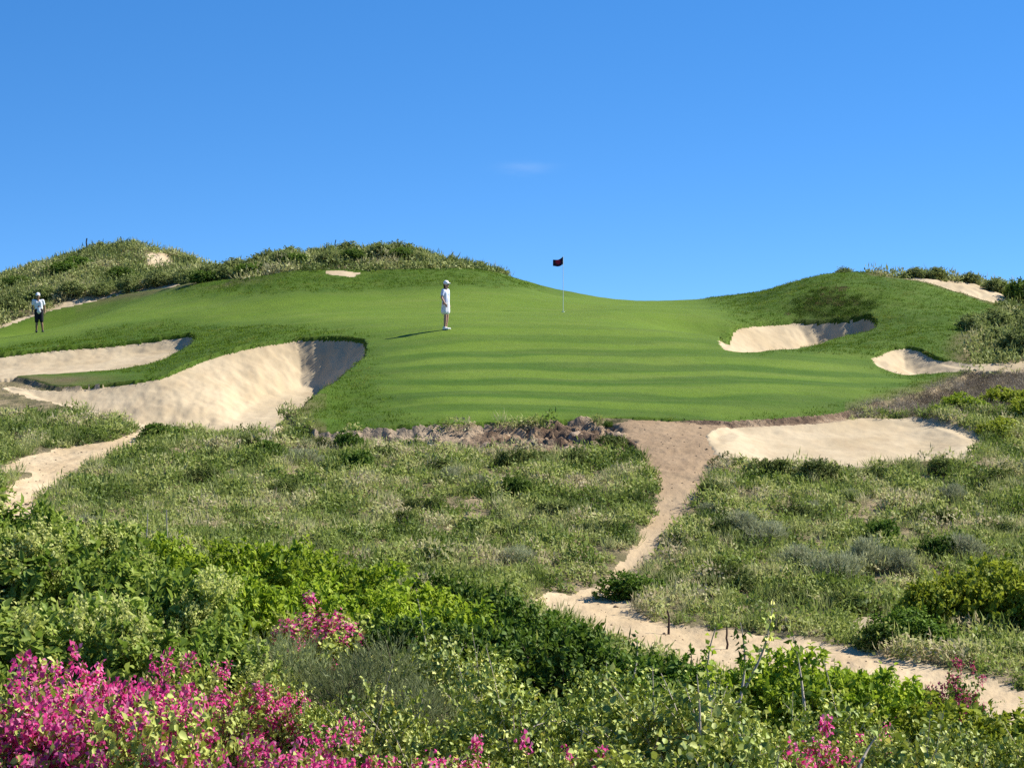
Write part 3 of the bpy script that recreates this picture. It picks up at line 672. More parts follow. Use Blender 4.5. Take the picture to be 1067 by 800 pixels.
# ------------------------------------------------------------------ uncountable ground cover
def cover(name, x, y, rad, hgt, per, L0, W0, mat, r, patch=.5, blade=.3, spiky=.5, tone=0):
    """low cushions of herb and grass: leaves sit on small domes and face outwards"""
    z, c = gz(x, y); n = len(x)
    t0 = np.clip(.5 + tone + 1.1 * fbm(x * patch, y * patch, 3) + .6 * fbm(x * 1.9, y * 1.9, 2) + r.normal(size=n) * .16, 0, 1)
    N = n * per
    rp = lambda a: np.repeat(a, per, 0)
    d = unit(r.normal(size=(N, 3)) * np.array([1, 1, .9]) + np.array([0, 0, .35])); d[:, 2] = np.abs(d[:, 2])
    k = r.uniform(.6, 1.08, N)
    pos = np.c_[rp(x), rp(y), rp(z)] + d * np.c_[rp(rad) * k, rp(rad) * k, rp(hgt) * k] - np.array([0, 0, .03])
    bl = r.uniform(0, 1, N) < blade
    ax = np.where(bl[:, None], unit(d * .5 + np.array([0, 0, .9]) + r.normal(size=(N, 3)) * spiky * .5), unit(r.normal(size=(N, 3)) + d * .4))
    nr_ = unit(d + np.array([.15, 0, .25]) + r.normal(size=(N, 3)) * .3)
    sc_ = np.sqrt(rp(rad) / .22)
    L = np.where(bl, L0 * 1.9, L0) * r.uniform(.6, 1.35, N) * sc_; W = np.where(bl, W0 * .5, W0) * r.uniform(.7, 1.3, N) * sc_
    V, Fq = leaves(pos, ax, nr_, L, W, .15)
    tint = np.clip(rp(t0) + r.normal(size=N) * .06, 0, 1)
    o = np_mesh(name, V, Fq, mat, attrs={'tint': np.repeat(tint, 4)})
    o['kind'] = 'stuff'
    return o
M['cover'] = mat_leaf('scrub_cover', [(0, (.085, .135, .016)), (.3, (.21, .285, .048)), (.6, (.39, .44, .11)), (.85, (.52, .51, .21)), (1, (.55, .46, .28))], .4, .02)
M['wispy'] = mat_leaf('wispy_grass', [(0, (.13, .18, .035)), (.5, (.28, .33, .09)), (.8, (.44, .45, .19)), (1, (.54, .49, .28))], .4, .02)
M['dunecover'] = mat_leaf('dune_cover', [(0, (.10, .14, .03)), (.4, (.24, .29, .075)), (.75, (.38, .40, .14)), (1, (.48, .44, .22))], .3, .02)
M['drycover'] = mat_leaf('dry_cover', [(0, (.12, .09, .06)), (.5, (.27, .215, .15)), (1, (.42, .36, .26))], .15, .02)
r = np.random.default_rng(21)
def scatter(n, u0, u1, d0, d1, r, keep):
    D = np.sqrt(r.uniform(d0 ** 2, d1 ** 2, n)); u = r.uniform(u0, u1, n)
    x = (u - CU) / F * D
    z, c, dt, dm = heights(x, D)
    v = H - F * z / D
    m = (c == 0) & keep(u, v, D, x)
    return x[m], D[m], u[m], v[m]
def bare(x, y): return fbm(x * .55 + 50, y * .55, 4)
def pathd(x, y): return np.maximum(sdist(x, y, PATH1, 3), sdist(x, y, PATH2, 3))
x, y, u, v = scatter(13500, -300, 1400, 33, 66, r, lambda u, v, D, x: (bare(x, D) < .27) & ((pathd(x, D) < -.2) | ((pathd(x, D) < .05) & (pnoise(x * 3.1, D * 3.1) > .12))) & ~((u > 890) & (v < 428) & (u < 1040)))
sz = sstep(-.45, .55, fbm(x * .7 + 9, y * .7, 3)) * .55 + .45 * r.uniform(0, 1, len(x)) ** 1.8
print('cover', len(x))
cover('scrub_grass', x, y, (.11 + .36 * sz) * np.where(pathd(x, y) > -.25, .5, 1), (.07 + .42 * sz) * np.where(pathd(x, y) > -.25, .5, 1), 70, .075, .042, M['cover'], r, blade=.14)['label'] = 'low green and straw coloured scrub covering the slopes'
x, y, u, v = scatter(6700, -300, 1400, 40, 66, r, lambda u, v, D, x: (pathd(x, D) < -.1) & (fbm(x * .45 + 70, D * .45, 3) > -.12) & ~((u > 890) & (v < 428) & (u < 1040)))
sz = r.uniform(0, 1, len(x))
cover('wispy_grass', x, y, .07 + .12 * sz, .06 + .10 * sz, 34, .15, .034, M['wispy'], r, blade=1.0, spiky=.7)['label'] = 'fine wispy straw green grass between the low scrub'
x, y, u, v = scatter(11000, -130, 522, 98, 128, r, lambda u, v, D, x: (bare(x, D) < .5))
x2, y2, u2, v2 = scatter(3800, 830, 1200, 74, 104, r, lambda u, v, D, x: (bare(x, D) < .3) & ((u > 1005) | (D > 97)))
x = np.r_[x, x2]; y = np.r_[y, y2]; sz = r.uniform(0, 1, len(x)) ** 1.6
cover('dune_grass', x, y, .15 + .45 * sz, .10 + .38 * sz, 40, .10, .055, M['dunecover'], r, patch=.25, blade=.2)['label'] = 'coarse grass and low scrub covering the dunes'
x, y, u, v = scatter(7000, 860, 1150, 62, 76, r, lambda u, v, D, x: (v < 436) & (v > 380) & (u > 880))
cover('dry_scrub', x, y, .08 + .18 * r.uniform(0, 1, len(x)) ** 2, .08 + .22 * r.uniform(0, 1, len(x)) ** 2, 36, .06, .02, M['drycover'], r, blade=.7, spiky=1.2)['label'] = 'grey brown dry scrub on the bank beside the green'
D = r.uniform(89.8, 93.4, 900); u = r.uniform(806, 915, 900); x = (u - CU) / F * D; z, c, dt, dm = heights(x, D); v = H - F * z / D
ell = np.hypot((u - 868 + 22 * fbm(x * .8, D * .8, 3)) / 46, (v - 318 + 9 * fbm(x * .8 + 9, D * .8, 3)) / 17)
m = (c == 1) & (r.uniform(0, 1, 900) < sstep(1.15, .6, ell)) & (fbm(x * .9, D * 1.2, 3) > -.3)
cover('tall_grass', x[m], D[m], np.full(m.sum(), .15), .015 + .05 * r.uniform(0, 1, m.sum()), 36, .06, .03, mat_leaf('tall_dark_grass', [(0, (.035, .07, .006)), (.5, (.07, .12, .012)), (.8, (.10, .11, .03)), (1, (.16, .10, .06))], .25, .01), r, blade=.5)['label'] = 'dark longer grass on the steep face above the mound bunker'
D = np.sqrt(r.uniform(60 ** 2, 103 ** 2, 60000)); u = r.uniform(-130, 1200, 60000); x = (u - CU) / F * D; z, c, dt, dm = heights(x, D); v = H - F * z / D
m = (c == 1) & (dm < -.3 + 1.2 * fbm(x * .7, D * .7, 3)) & (r.uniform(0, 1, 60000) < sstep(.2, -1.8, dm)) & ((v < 388) | (u > 150)) & (dt > .05)
x, y = x[m], D[m]; print('rough', len(x))
cover('rough_grass', x, y, np.full(len(x), .17), r.uniform(.004, .03, len(x)), 16, .05, .028, mat_leaf('rough_grass', [(0, (.065, .12, .004)), (.5, (.11, .185, .008)), (.85, (.155, .225, .016)), (1, (.21, .23, .04))], .25, .01), r, blade=.4, patch=.8)['label'] = 'longer rough grass round the bunkers and mounds'
# ragged turf fringe hanging over the bunker lips and the front edge of the green
r = np.random.default_rng(33)
fx_, fy_, fo = [], [], []
def fringe(w, flags):
    n = len(w)
    for i in range(n):
        if not flags[i]: continue
        a, b_ = w[i], w[(i + 1) % n]; L_ = np.linalg.norm(b_ - a); m = max(1, int(L_ * 42))
        t = r.uniform(0, 1, m); p = a + (b_ - a) * t[:, None] + r.normal(size=(m, 2)) * .05
        nrm_ = np.array([-(b_ - a)[1], (b_ - a)[0]]) / max(L_, 1e-6)
        fx_.append(p[:, 0]); fy_.append(p[:, 1]); fo.append(np.repeat(nrm_[None], m, 0))
for nme, (w_, om) in B.items():
    if nme != 'front': fringe(w_, [not f for f in om])
fringe(TURF, [w_q[1] < 72 for w_q in TURF])
fx_ = np.concatenate(fx_); fy_ = np.concatenate(fy_); N = len(fx_)
zt_ = base(fx_, fy_)
gr = fbm(fx_ * 1.7, fy_ * 1.7, 4); kp = r.uniform(0, 1, N) < .45 + 1.3 * gr; fx_, fy_, zt_, gr = fx_[kp], fy_[kp], zt_[kp], gr[kp]; N = len(fx_)
bp = np.c_[fx_, fy_, zt_ - r.uniform(-.01, .10, N)]
V, Fq = leaves(bp, unit(np.c_[r.normal(size=(N, 2)) * .7, r.uniform(-.5, .6, N)]), unit(r.normal(size=(N, 3)) * .5 + np.array([.2, -.4, .6])), r.uniform(.04, .12, N) * np.clip(1 + 1.5 * gr, .4, 2.2), r.uniform(.012, .03, N), .1)
M['fringe'] = mat_leaf('turf_fringe', [(0, (.03, .05, .008)), (.5, (.07, .12, .014)), (.85, (.11, .16, .03)), (1, (.20, .16, .08))], .2, .01)
o = np_mesh('turf_fringe', V, Fq, M['fringe'], attrs={'tint': np.repeat(r.uniform(0, 1, N), 4)}); o['kind'] = 'stuff'; o['label'] = 'ragged grass fringe along the bunker lips'
# ------------------------------------------------------------------ rocks and clods in the eroded bank
M['rock'] = mat_plain('bank_rock', (.30, .22, .15), .95, .35, 6)
M['darkrock'] = mat_plain('dark_clod', (.10, .07, .05), .95, .35, 6)
def rock_mesh(name, seed, mat):
    import bmesh
    bm = bmesh.new(); bmesh.ops.create_icosphere(bm, subdivisions=3, radius=1)
    rr = np.random.default_rng(seed); off = rr.uniform(0, 50, 2)
    for v_ in bm.verts:
        n = v_.co.normalized()
        k = 1 + .5 * float(fbm(np.array([n.x * 1.6 + off[0] + n.z]), np.array([n.y * 1.6 + off[1] - n.z]), 4)[0])
        v_.co = n * k
        v_.co.z *= .75
    me = bpy.data.meshes.new(name); bm.to_mesh(me); bm.free(); me.materials.append(mat)
    return me
rocks = [rock_mesh('rock', i, M['rock' if i % 2 else 'darkrock']) for i in range(4)]
rk = [(408,453,.16),(455,453,.14),(478,456,.16),(508,457,.2),(527,462,.17),(552,451,.26),(563,463,.2),(585,457,.3),(600,446,.28),(613,461,.26),(630,448,.33),(645,458,.26),(652,469,.16),(577,470,.17)]
rk.sort()
for i, (u, v, s) in enumerate(rk):
    x, D = hit(u, v); D = max(D, 60)
    z = float(gz(x, D)[0][0])
    o = bpy.data.objects.new('rock', rocks[i % 4]); COL.objects.link(o)
    o.location = (x, D, z - s * .05); o.scale = (s * random.uniform(.9, 1.5), s * .8, s * random.uniform(.7, 1.1)); o.rotation_euler = (random.uniform(-.4, .4), random.uniform(-.4, .4), random.uniform(0, 6))
    tag(o, ('dark' if i % 4 in (0, 2) else 'pale') + ' clod in the eroded bank, ' + (ORD[i] + ' from the left' if i < len(ORD) - 1 else 'the rightmost'), 'rock', 'clods in the eroded bank')

r = np.random.default_rng(91)
n = 5000; D = r.uniform(36, 65, n); u = r.uniform(0, 1067, n); x = (u - CU) / F * D; z, c = gz(x, D)
m = ((c == 4) | (c == 3)) & ((r.uniform(0, 1, n) < .6) | (c == 3)); x, D, z = x[m], D[m], z[m]; n = len(x)
ov = np.array([(1, 0, 0), (0, 1, 0), (-1, 0, 0), (0, -1, 0), (0, 0, 1), (0, 0, -1)], float); of = np.array([(0, 1, 4), (1, 2, 4), (2, 3, 4), (3, 0, 4), (1, 0, 5), (2, 1, 5), (3, 2, 5), (0, 3, 5)])
szp = r.uniform(.010, .030, n) * (1 + .9 * (r.uniform(0, 1, n) < .06))
pv = (ov[None] * r.uniform(.6, 1.2, (n, 6, 3))) * szp[:, None, None] * np.array([1.2, 1.2, .7]); an = r.uniform(0, 6.28, n)
pv = np.stack([pv[..., 0] * np.cos(an)[:, None] - pv[..., 1] * np.sin(an)[:, None], pv[..., 0] * np.sin(an)[:, None] + pv[..., 1] * np.cos(an)[:, None], pv[..., 2]], -1) + np.c_[x, D, z + szp * .2][:, None]
o = np_mesh('pebbles', pv.reshape(-1, 3), (of[None] + np.arange(n)[:, None, None] * 6).reshape(-1, 3), mat_plain('pebble', (.26, .19, .12), .9, .5, 3)); o['kind'] = 'stuff'; o['label'] = 'small stones and crumbs of earth on the sandy trail'
# ------------------------------------------------------------------ people
def capsules_to_mesh(caps, voxel):
    """tapered limbs (a, b, ra, rb) fused into one continuous skin"""
    Vs, Fs, off = [], [], 0
    for a, b_, ra, rb in caps:
        a = np.array(a, float); b_ = np.array(b_, float); ax = b_ - a; Ln = np.linalg.norm(ax)
        ax = ax / max(Ln, 1e-6); ref = np.array([1., 0, 0]) if abs(ax[0]) < .8 else np.array([0, 1., 0])
        s = np.cross(ax, ref); s /= np.linalg.norm(s); t = np.cross(ax, s); ns = 14
        prof = [(a - ax * ra * math.cos(th), ra * math.sin(th)) for th in np.linspace(.12, math.pi / 2, 5)] + [(b_ + ax * rb * math.sin(th), rb * math.cos(th)) for th in np.linspace(0, math.pi / 2 - .12, 5)]
        ring = np.concatenate([[c + (s * math.cos(k) + t * math.sin(k)) * rr for k in np.arange(ns) / ns * 2 * math.pi] for c, rr in prof])
        n = len(prof); Vs += [ring]; 
        for i in range(n - 1):
            for j in range(ns): Fs.append([off + i * ns + j, off + i * ns + (j + 1) % ns, off + (i + 1) * ns + (j + 1) % ns, off + (i + 1) * ns + j])
        Fs.append([off + j for j in range(ns)][::-1]); Fs.append([off + (n - 1) * ns + j for j in range(ns)])
        off += n * ns
    me = bpy.data.meshes.new('tmp'); me.from_pydata(np.concatenate(Vs).tolist(), [], Fs); me.update()
    o = bpy.data.objects.new('tmp', me); COL.objects.link(o)
    m = o.modifiers.new('r', 'REMESH'); m.mode = 'VOXEL'; m.voxel_size = voxel; m.use_smooth_shade = True
    s_ = o.modifiers.new('s', 'SMOOTH'); s_.iterations = 3; s_.factor = .5
    dg = bpy.context.evaluated_depsgraph_get(); dg.update()
    res = bpy.data.meshes.new_from_object(o.evaluated_get(dg), depsgraph=dg)
    bpy.data.objects.remove(o)
    return res
def add_part(name, me, mat, parent):
    me.materials.clear(); me.materials.append(mat); me.name = name
    o = bpy.data.objects.new(name, me); COL.objects.link(o); o.parent = parent
    return o
def lerp(a, b_, t): return tuple(a[i] + (b_[i] - a[i]) * t for i in range(3))
def hand(caps, wr, dr, side):
    """palm, four unequal curled fingers and a thumb below a wrist; dr = direction of the forearm"""
    dr = np.array(dr) / np.linalg.norm(dr); sd = np.array(side) / np.linalg.norm(side); wr = np.array(wr)
    nrm = np.cross(dr, sd); nrm /= np.linalg.norm(nrm)
    pe = wr + dr * .085
    for k in (-1.2, -.4, .4, 1.2): caps.append((wr + dr * .015 + sd * k * .012, pe + sd * k * .019, .016, .012))
    for k, L in ((-1.5, .06), (-.5, .075), (.5, .08), (1.5, .07)):
        b0 = pe + sd * k * .017; m1 = b0 + dr * L * .5 + nrm * .008; t1 = m1 + dr * L * .38 + nrm * .024
        caps.append((b0, m1, .0095, .0088)); caps.append((m1, t1, .0088, .0075))
    b0 = wr + dr * .025 + sd * .028; m1 = b0 + dr * .03 + sd * .028 + nrm * .006; t1 = m1 + dr * .032 + sd * .006 + nrm * .012
    caps.append((b0, m1, .013, .011)); caps.append((m1, t1, .011, .009))
SK = mat_plain('skin', (.45, .27, .19), .6, .06, 30); SK2 = mat_plain('tanned_skin', (.30, .17, .11), .6, .06, 30)
CW = mat_plain('white_cloth', (.78, .78, .80), .9, .04, 30); CB = mat_plain('pale_blue_cloth', (.60, .64, .82), .9, .04, 30); CPk = mat_plain('pale_pink_cloth', (.72, .60, .66), .9, .05, 30)
CK = mat_plain('black_cloth', (.018, .018, .024), .9, .1, 30); HR = mat_plain('dark_hair', (.03, .022, .016), .6, .2, 60); SHW = mat_plain('white_shoe', (.8, .8, .72), .6, .03, 30); SHK = mat_plain('dark_shoe', (.03, .035, .03), .6, .1, 30)
def build_person(loc, rz, hgt, pose, female, mats, label):
    root = empty('person', loc, rz); tag(root, label, 'person')
    J = pose; s = hgt / 1.72
    c = []
    # figure faces -Y in its own space
    hip, chest, neck, head = J['hip'], J['chest'], J['neck'], J['head']
    wsh = .165 if female else .195; wh = .095 if female else .09
    fwd = np.array(J.get('face', (0, -1, 0)))
    c.append((lerp(hip, chest, 0), lerp(hip, chest, .5), .125 if female else .13, .108 if female else .125))
    for sx in (-1, 1):
        c.append(((hip[0] + sx * .06, hip[1], hip[2]), (chest[0] + sx * .075, chest[1], chest[2]), .095, .10))
        c.append(((chest[0] + sx * .05, chest[1], chest[2] + .02), (chest[0] + sx * wsh, chest[1], chest[2] + .09), .09, .055))
    c.append((chest, lerp(chest, neck, .7), .11, .065)); c.append((lerp(chest, neck, .5), head, .055, .052))
    hc = np.array(head) + np.array([0, 0, .06])
    c.append((hc + np.array([0, 0, .03]), hc + np.array([0, 0, -.02]) + fwd * .015, .088, .078)); c.append((hc + fwd * .03 + np.array([0, 0, -.05]), hc + fwd * .045 + np.array([0, 0, -.085]), .06, .04))
    c.append((hc + fwd * .085 + np.array([0, 0, .0]), hc + fwd * .106 + np.array([0, 0, -.03]), .011, .016))      # nose
    c.append((hc + fwd * .083 + np.array([-.02, 0, -.068]), hc + fwd * .083 + np.array([.02, 0, -.068]), .010, .010))   # lips
    sdv = np.array([-fwd[1], fwd[0], 0])
    for sx in (-1, 1):
        c.append((hc + sdv * sx * .085 + np.array([0, 0, .015]), hc + sdv * sx * .088 + np.array([0, 0, -.03]), .016, .011))
        A_ = J['arm'][0 if sx < 0 else 1]; sh = (chest[0] + sx * wsh, chest[1], chest[2] + .09)
        c.append((sh, A_[0], .052, .04)); c.append((A_[0], A_[1], .04, .027))
        hand(c, A_[1], np.array(A_[1]) - np.array(A_[0]), (0, -1, 0))
        Lg = J['leg'][0 if sx < 0 else 1]
        c.append(((hip[0] + sx * wh, hip[1], hip[2] - .02), Lg[0], .085, .055)); c.append((Lg[0], lerp(Lg[0], Lg[1], .35), .054, .056)); c.append((lerp(Lg[0], Lg[1], .35), Lg[1], .056, .036))
        ft = np.array(Lg[1]) ; toe = np.array(Lg[2])
        c.append((ft + np.array([0, .03, -.045]), toe, .036, .026))
    add_part('body', capsules_to_mesh(c, .0075), mats['skin'], root)
    # clothing
    t = [(lerp(hip, chest, .1), lerp(hip, chest, .5), .135, .125)]
    for sx in (-1, 1):
        t.append(((hip[0] + sx * .065, hip[1], hip[2] + .06), (chest[0] + sx * .08, chest[1], chest[2]), .105, .115))
        sh = (chest[0] + sx * wsh, chest[1], chest[2] + .09); A_ = J['arm'][0 if sx < 0 else 1]
        t.append(((chest[0] + sx * .05, chest[1], chest[2] + .03), sh, .098, .066)); t.append((sh, lerp(sh, A_[0], .62), .066, .06))
    t.append((chest, lerp(chest, neck, .55), .115, .07))
    if not female: t.append((hip, lerp(hip, chest, .2), .15, .14))
    add_part('shirt', capsules_to_mesh(t, .012), mats['top'], root)
    t = []
    for sx in (-1, 1):
        Lg = J['leg'][0 if sx < 0 else 1]; hp = (hip[0] + sx * wh, hip[1], hip[2])
        if female: t.append(((hip[0] + sx * .05, hip[1], hip[2] + .08), (hip[0] + sx * .075, hip[1] + .01, hip[2] - .30), .11, .125)); t.append(((hip[0], hip[1] - .02, hip[2]), (hip[0], hip[1] - .02, hip[2] - .3), .12, .125))
        else: t.append(((hip[0] + sx * .05, hip[1], hip[2] + .05), hp, .13, .115)); t.append((hp, lerp(hp, Lg[0], .97), .112, .088))
    add_part('skirt' if female else 'shorts', capsules_to_mesh(t, .012), mats['bottom'], root)
    for sx in (0, 1):
        Lg = J['leg'][sx]; ft = np.array(Lg[1]); toe = np.array(Lg[2])
        add_part('shoe', capsules_to_mesh([(ft + np.array([0, .035, -.045]), toe + np.array([0, 0, .005]), .05, .04), (ft + np.array([0, 0.01, .0]), ft + np.array([0, 0, -.04]), .05, .05)], .01), mats['shoe'], root)
    # cap with brim, hair
    cap = [(hc + np.array([0, 0, .045]), hc + np.array([0, 0, .05]) - fwd * .012, .1, .098)]
    for k in (-.05, -.025, 0, .025, .05): cap.append((hc + fwd * .07 + sdv * k + np.array([0, 0, .05]), hc + fwd * (.175 - abs(k) * .6) + sdv * k + np.array([0, 0, .038]), .013, .010))
    add_part('cap', capsules_to_mesh(cap, .008), CW, root)
    hair = [(hc - fwd * .03 + np.array([0, 0, .01]), hc - fwd * .05 + np.array([0, 0, -.07 if not female else -.16]), .085, .05)]
    add_part('hair', capsules_to_mesh(hair, .01), HR, root)
    for sx in (-1, 1): add_part('eye', capsules_to_mesh([(hc + fwd * .082 + sdv * sx * .032 + np.array([0, 0, .008]), hc + fwd * .083 + sdv * sx * .034 + np.array([0, 0, .008]), .012, .012)], .005), HR, root)
    root.scale = (s, s, s)
    return root
zg = float(gz(*hit(464.5, 343.5))[0][0])
wx_, wy_ = hit(464.5, 343.5)
build_person((wx_, wy_, zg), R(62), 1.68, dict(hip=(0, 0, .95), chest=(0, .01, 1.30), neck=(0, 0, 1.47), head=(0, -.02, 1.55),
    arm=[((-.25, .03, 1.14), (-.235, -.10, .93)), ((.25, .06, 1.14), (.25, .02, .89))],
    leg=[((-.075, -.03, .5), (-.06, .01, .085), (-.07, -.14, .03)), ((.075, -.02, .5), (.065, .03, .085), (.075, -.12, .03))]), True,
    dict(skin=SK, top=CB, bottom=CW, shoe=SHW), 'person in a white cap, pale top and white skirt standing on the green')
mx_, my_ = hit(40.5, 346.5); zg = float(gz(mx_, my_)[0][0])
build_person((mx_, my_, zg), R(14), 1.68, dict(hip=(0, 0, .93), chest=(-.03, .0, 1.29), neck=(-.04, -.02, 1.46), head=(-.045, -.06, 1.53), face=(.2, -.98, 0),
    arm=[((-.27, .03, 1.13), (-.26, -.08, .90)), ((.24, .03, 1.13), (.25, .0, .88))],
    leg=[((-.09, -.02, .49), (-.10, .06, .09), (-.11, -.08, .03)), ((.11, -.08, .5), (.16, -.04, .085), (.17, -.20, .03))]), False,
    dict(skin=SK2, top=CW, bottom=CK, shoe=SHK), 'person in a white cap, white shirt and black shorts walking on the fairway')

# ------------------------------------------------------------------ flag, stakes, small things
fx, fy = (586.8 - CU) / F * 90, 90.0
fz = float(gz(fx, fy)[0][0])
fl = empty('golf_flag', (fx, fy, fz)); tag(fl, 'dark red and navy flag on a thin pale pole standing in the green', 'flag')
V, Fq = tubes([(np.array([(0, 0, -.1), (0, 0, .7), (0, 0, 1.5), (0, 0, 2.19)]), np.full(4, .012))], 8)
np_mesh('pole', V, Fq, mat_plain('pale_pole', (.72, .78, .72), .4, .03, 10, .5), fl, smooth=True)
nu, nv = 18, 12
V = []
for sgn in (-1, 1):
    for i in range(nu + 1):
        for j in range(nv + 1):
            a = i / nu; b_ = j / nv
            xx = -.40 * a; zz = 2.17 - .30 * b_ - .17 * a - .05 * math.sin(a * 4) + .06 * b_ * a
            V.append((xx, .045 * math.sin(a * 7 + b_ * 1.5) * a + sgn * .002, zz))
n1 = (nu + 1) * (nv + 1); Fq = []
for i in range(nu):
    for j in range(nv):
        k = i * (nv + 1) + j; Fq += [(k, k + 1, k + nv + 2, k + nv + 1), (n1 + k, n1 + k + nv + 1, n1 + k + nv + 2, n1 + k + 1)]
m_, nt = new_mat('flag_cloth'); b = NB(nt)
sp = b.node('ShaderNodeSeparateXYZ'); b.l.new(b.obj(), sp.inputs[0])
dx = b.math('ADD', sp.outputs['X'], .2); dz = b.math('SUBTRACT', sp.outputs['Z'], 1.96)
dd = b.math('SQRT', b.math('ADD', b.math('MULTIPLY', dx, dx), b.math('MULTIPLY', dz, dz)))
b.out(b.mix(b.ramp(dd, [(.08, (1, 1, 1)), (.115, (0, 0, 0))]), (.03, .010, .035), (.32, .015, .04)), .8, None, .2)
np_mesh('flag', V, Fq, m_, fl, smooth=True)
V, Fq = tubes([(np.array([(0, 0, .02), (0, 0, -.1)]), np.full(2, .055))], 16); np_mesh('cup', V, Fq, CW, fl)

M['wood'] = mat_plain('dark_post', (.07, .05, .04), .9, .3, 12); M['pale'] = mat_plain('dead_stalk', (.38, .34, .27), .9, .2, 12); M['darkstalk'] = mat_plain('dark_stalk', (.05, .055, .05), .9, .2, 12)
def stick(name, u, v, D, h, rad, mat, label, cat, lean=(0, 0), tuft=False, base_z=None):
    x = (u - CU) / F * D; z = float(gz(x, D)[0][0]); top = -(v - H) / F * D
    hh = h if h else top - z
    pts_ = np.array([(lean[0] * t, lean[1] * t, -.1 + (hh + .1) * t) for t in np.linspace(0, 1, 6)]) + np.r_[np.zeros((1, 3)), np.random.default_rng(int(u)).normal(size=(5, 3)) * rad * .5]
    V, Fq = tubes([(pts_, np.linspace(rad, rad * .7, 6))], 8)
    V = np.r_[V, pts_[-1:]]; n0 = len(V) - 1
    o = np_mesh(name, V, np.r_[Fq, [(n0 - 8 + j, n0 - 8 + (j + 1) % 8, n0, n0) for j in range(0)] or np.zeros((0, 4), int)], mat, smooth=True, loc=(x, D, z))
    tag(o, label, cat); return o
stick('marker_post', 697, 645, 41.2, .42, .025, M['wood'], 'short dark wooden post at the upper edge of the sand path', 'post')
stick('marker_post', 757, 661, 39.6, .36, .022, M['wood'], 'shorter dark post further along the path behind leafy shoots', 'post')
stick('dead_stalk', 152, 535, 44, None, .014, M['pale'], 'thin greyish dead stalk rising from the scrub, the shorter of two', 'stalk', (.03, 0))
stick('dead_stalk', 176, 530, 44, None, .014, M['pale'], 'pale slanting dead stalk rising from the scrub, the taller of two', 'stalk', (-.05, 0))
stick('dead_stalk', 89.5, 248, 123, None, .05, M['darkstalk'], 'dark dead flower stalk standing on the tall dune skyline', 'stalk', (.05, 0))
stick('dead_stalk', 128.5, 246, 124, None, .03, M['darkstalk'], 'thin dry stalk on the top of the tall dune', 'stalk', (-.15, 0))
stick('dead_stalk', 349, 250, 107, None, .03, M['darkstalk'], 'thin dry stalk on the crest of the ridge behind the green', 'stalk', (.02, 0))
# taller grass tuft on the front of the green
tx, ty = hit(634, 438); tz = float(gz(tx, ty)[0][0]); r = np.random.default_rng(5)
N = 260; bp = np.c_[r.normal(size=(N, 2)) * .06, np.full(N, -.01)]
V, Fq = leaves(bp, unit(np.c_[r.normal(size=(N, 2)) * .35, np.ones(N)]), r.normal(size=(N, 3)), r.uniform(.1, .24, N), np.full(N, .012))
tag(np_mesh('grass_tuft', V, Fq, L_dark, attrs={'tint': np.repeat(r.uniform(0, 1, N), 4)}, loc=(tx, ty, tz)), 'small tuft of taller dark grass at the front lip of the green', 'grass tuft')
# tall vine shoots standing above the thicket
def shoot(u0, v0, u1, v1, D, label, nleaf, lm, bend=.1, leaf=.075):
    r = np.random.default_rng(int(u0 * 3 + v1))
    x0 = (u0 - CU) / F * D; z0 = -(v0 - H) / F * D; x1 = (u1 - CU) / F * D; z1 = -(v1 - H) / F * D
    root = empty('vine_shoot', (x0, D, z0)); tag(root, label, 'vine shoot', 'tall shoots above the thicket')
    t = np.linspace(0, 1, 9); pth = np.c_[(x1 - x0) * t + bend * np.sin(t * 3), .15 * np.sin(t * 2), (z1 - z0) * t]
    zg_ = float(gz(x0, D)[0][0]) - z0
    pth = np.r_[[(0, 0, zg_)], pth]
    V, Fq = tubes([(pth, np.linspace(.017, .004, 10))], 6); np_mesh('stem', V, Fq, palebark, root, smooth=True)
    tt = r.uniform(.15, 1, nleaf); pos = np.c_[np.interp(tt, t, pth[1:, 0]), np.interp(tt, t, pth[1:, 1]), np.interp(tt, t, pth[1:, 2])] + r.normal(size=(nleaf, 3)) * .035
    V, Fq = leaves(pos, r.normal(size=(nleaf, 3)) + np.array([0, -.2, -.2]), r.normal(size=(nleaf, 3)) * .7 + np.array([.4, -.4, .6]), leaf * r.uniform(.7, 1.3, nleaf), leaf * .75 * r.uniform(.7, 1.3, nleaf))
    np_mesh('foliage', V, Fq, lm, root, attrs={'tint': np.repeat(r.uniform(.2, 1, nleaf), 4)})
shoot(765, 735, 806, 626, 22.5, 'tallest leafy shoot reaching over the path, right of the posts', 46, L_vine)
shoot(740, 730, 748, 655, 22.5, 'leafy shoot beside the tallest one, reaching the path edge', 44, L_bright, -.05)
shoot(727, 815, 727, 705, 18.6, 'pale bare stem standing straight in the front vines', 16, L_vine, .03)
shoot(770, 735, 772, 650, 22.3, 'broad leaved shoot between the two other tall ones', 44, L_dark, .06)
shoot(655, 720, 664, 668, 24.2, 'dark leaved shoot against the sand below the junction', 40, L_dark, .04)
shoot(838, 735, 828, 664, 23, 'thin leafy shoot against the path left of the green shrubs', 30, L_dark, .02)
shoot(895, 800, 918, 768, 18, 'pale slanting dead stem in the front vines', 4, L_vine, .0)

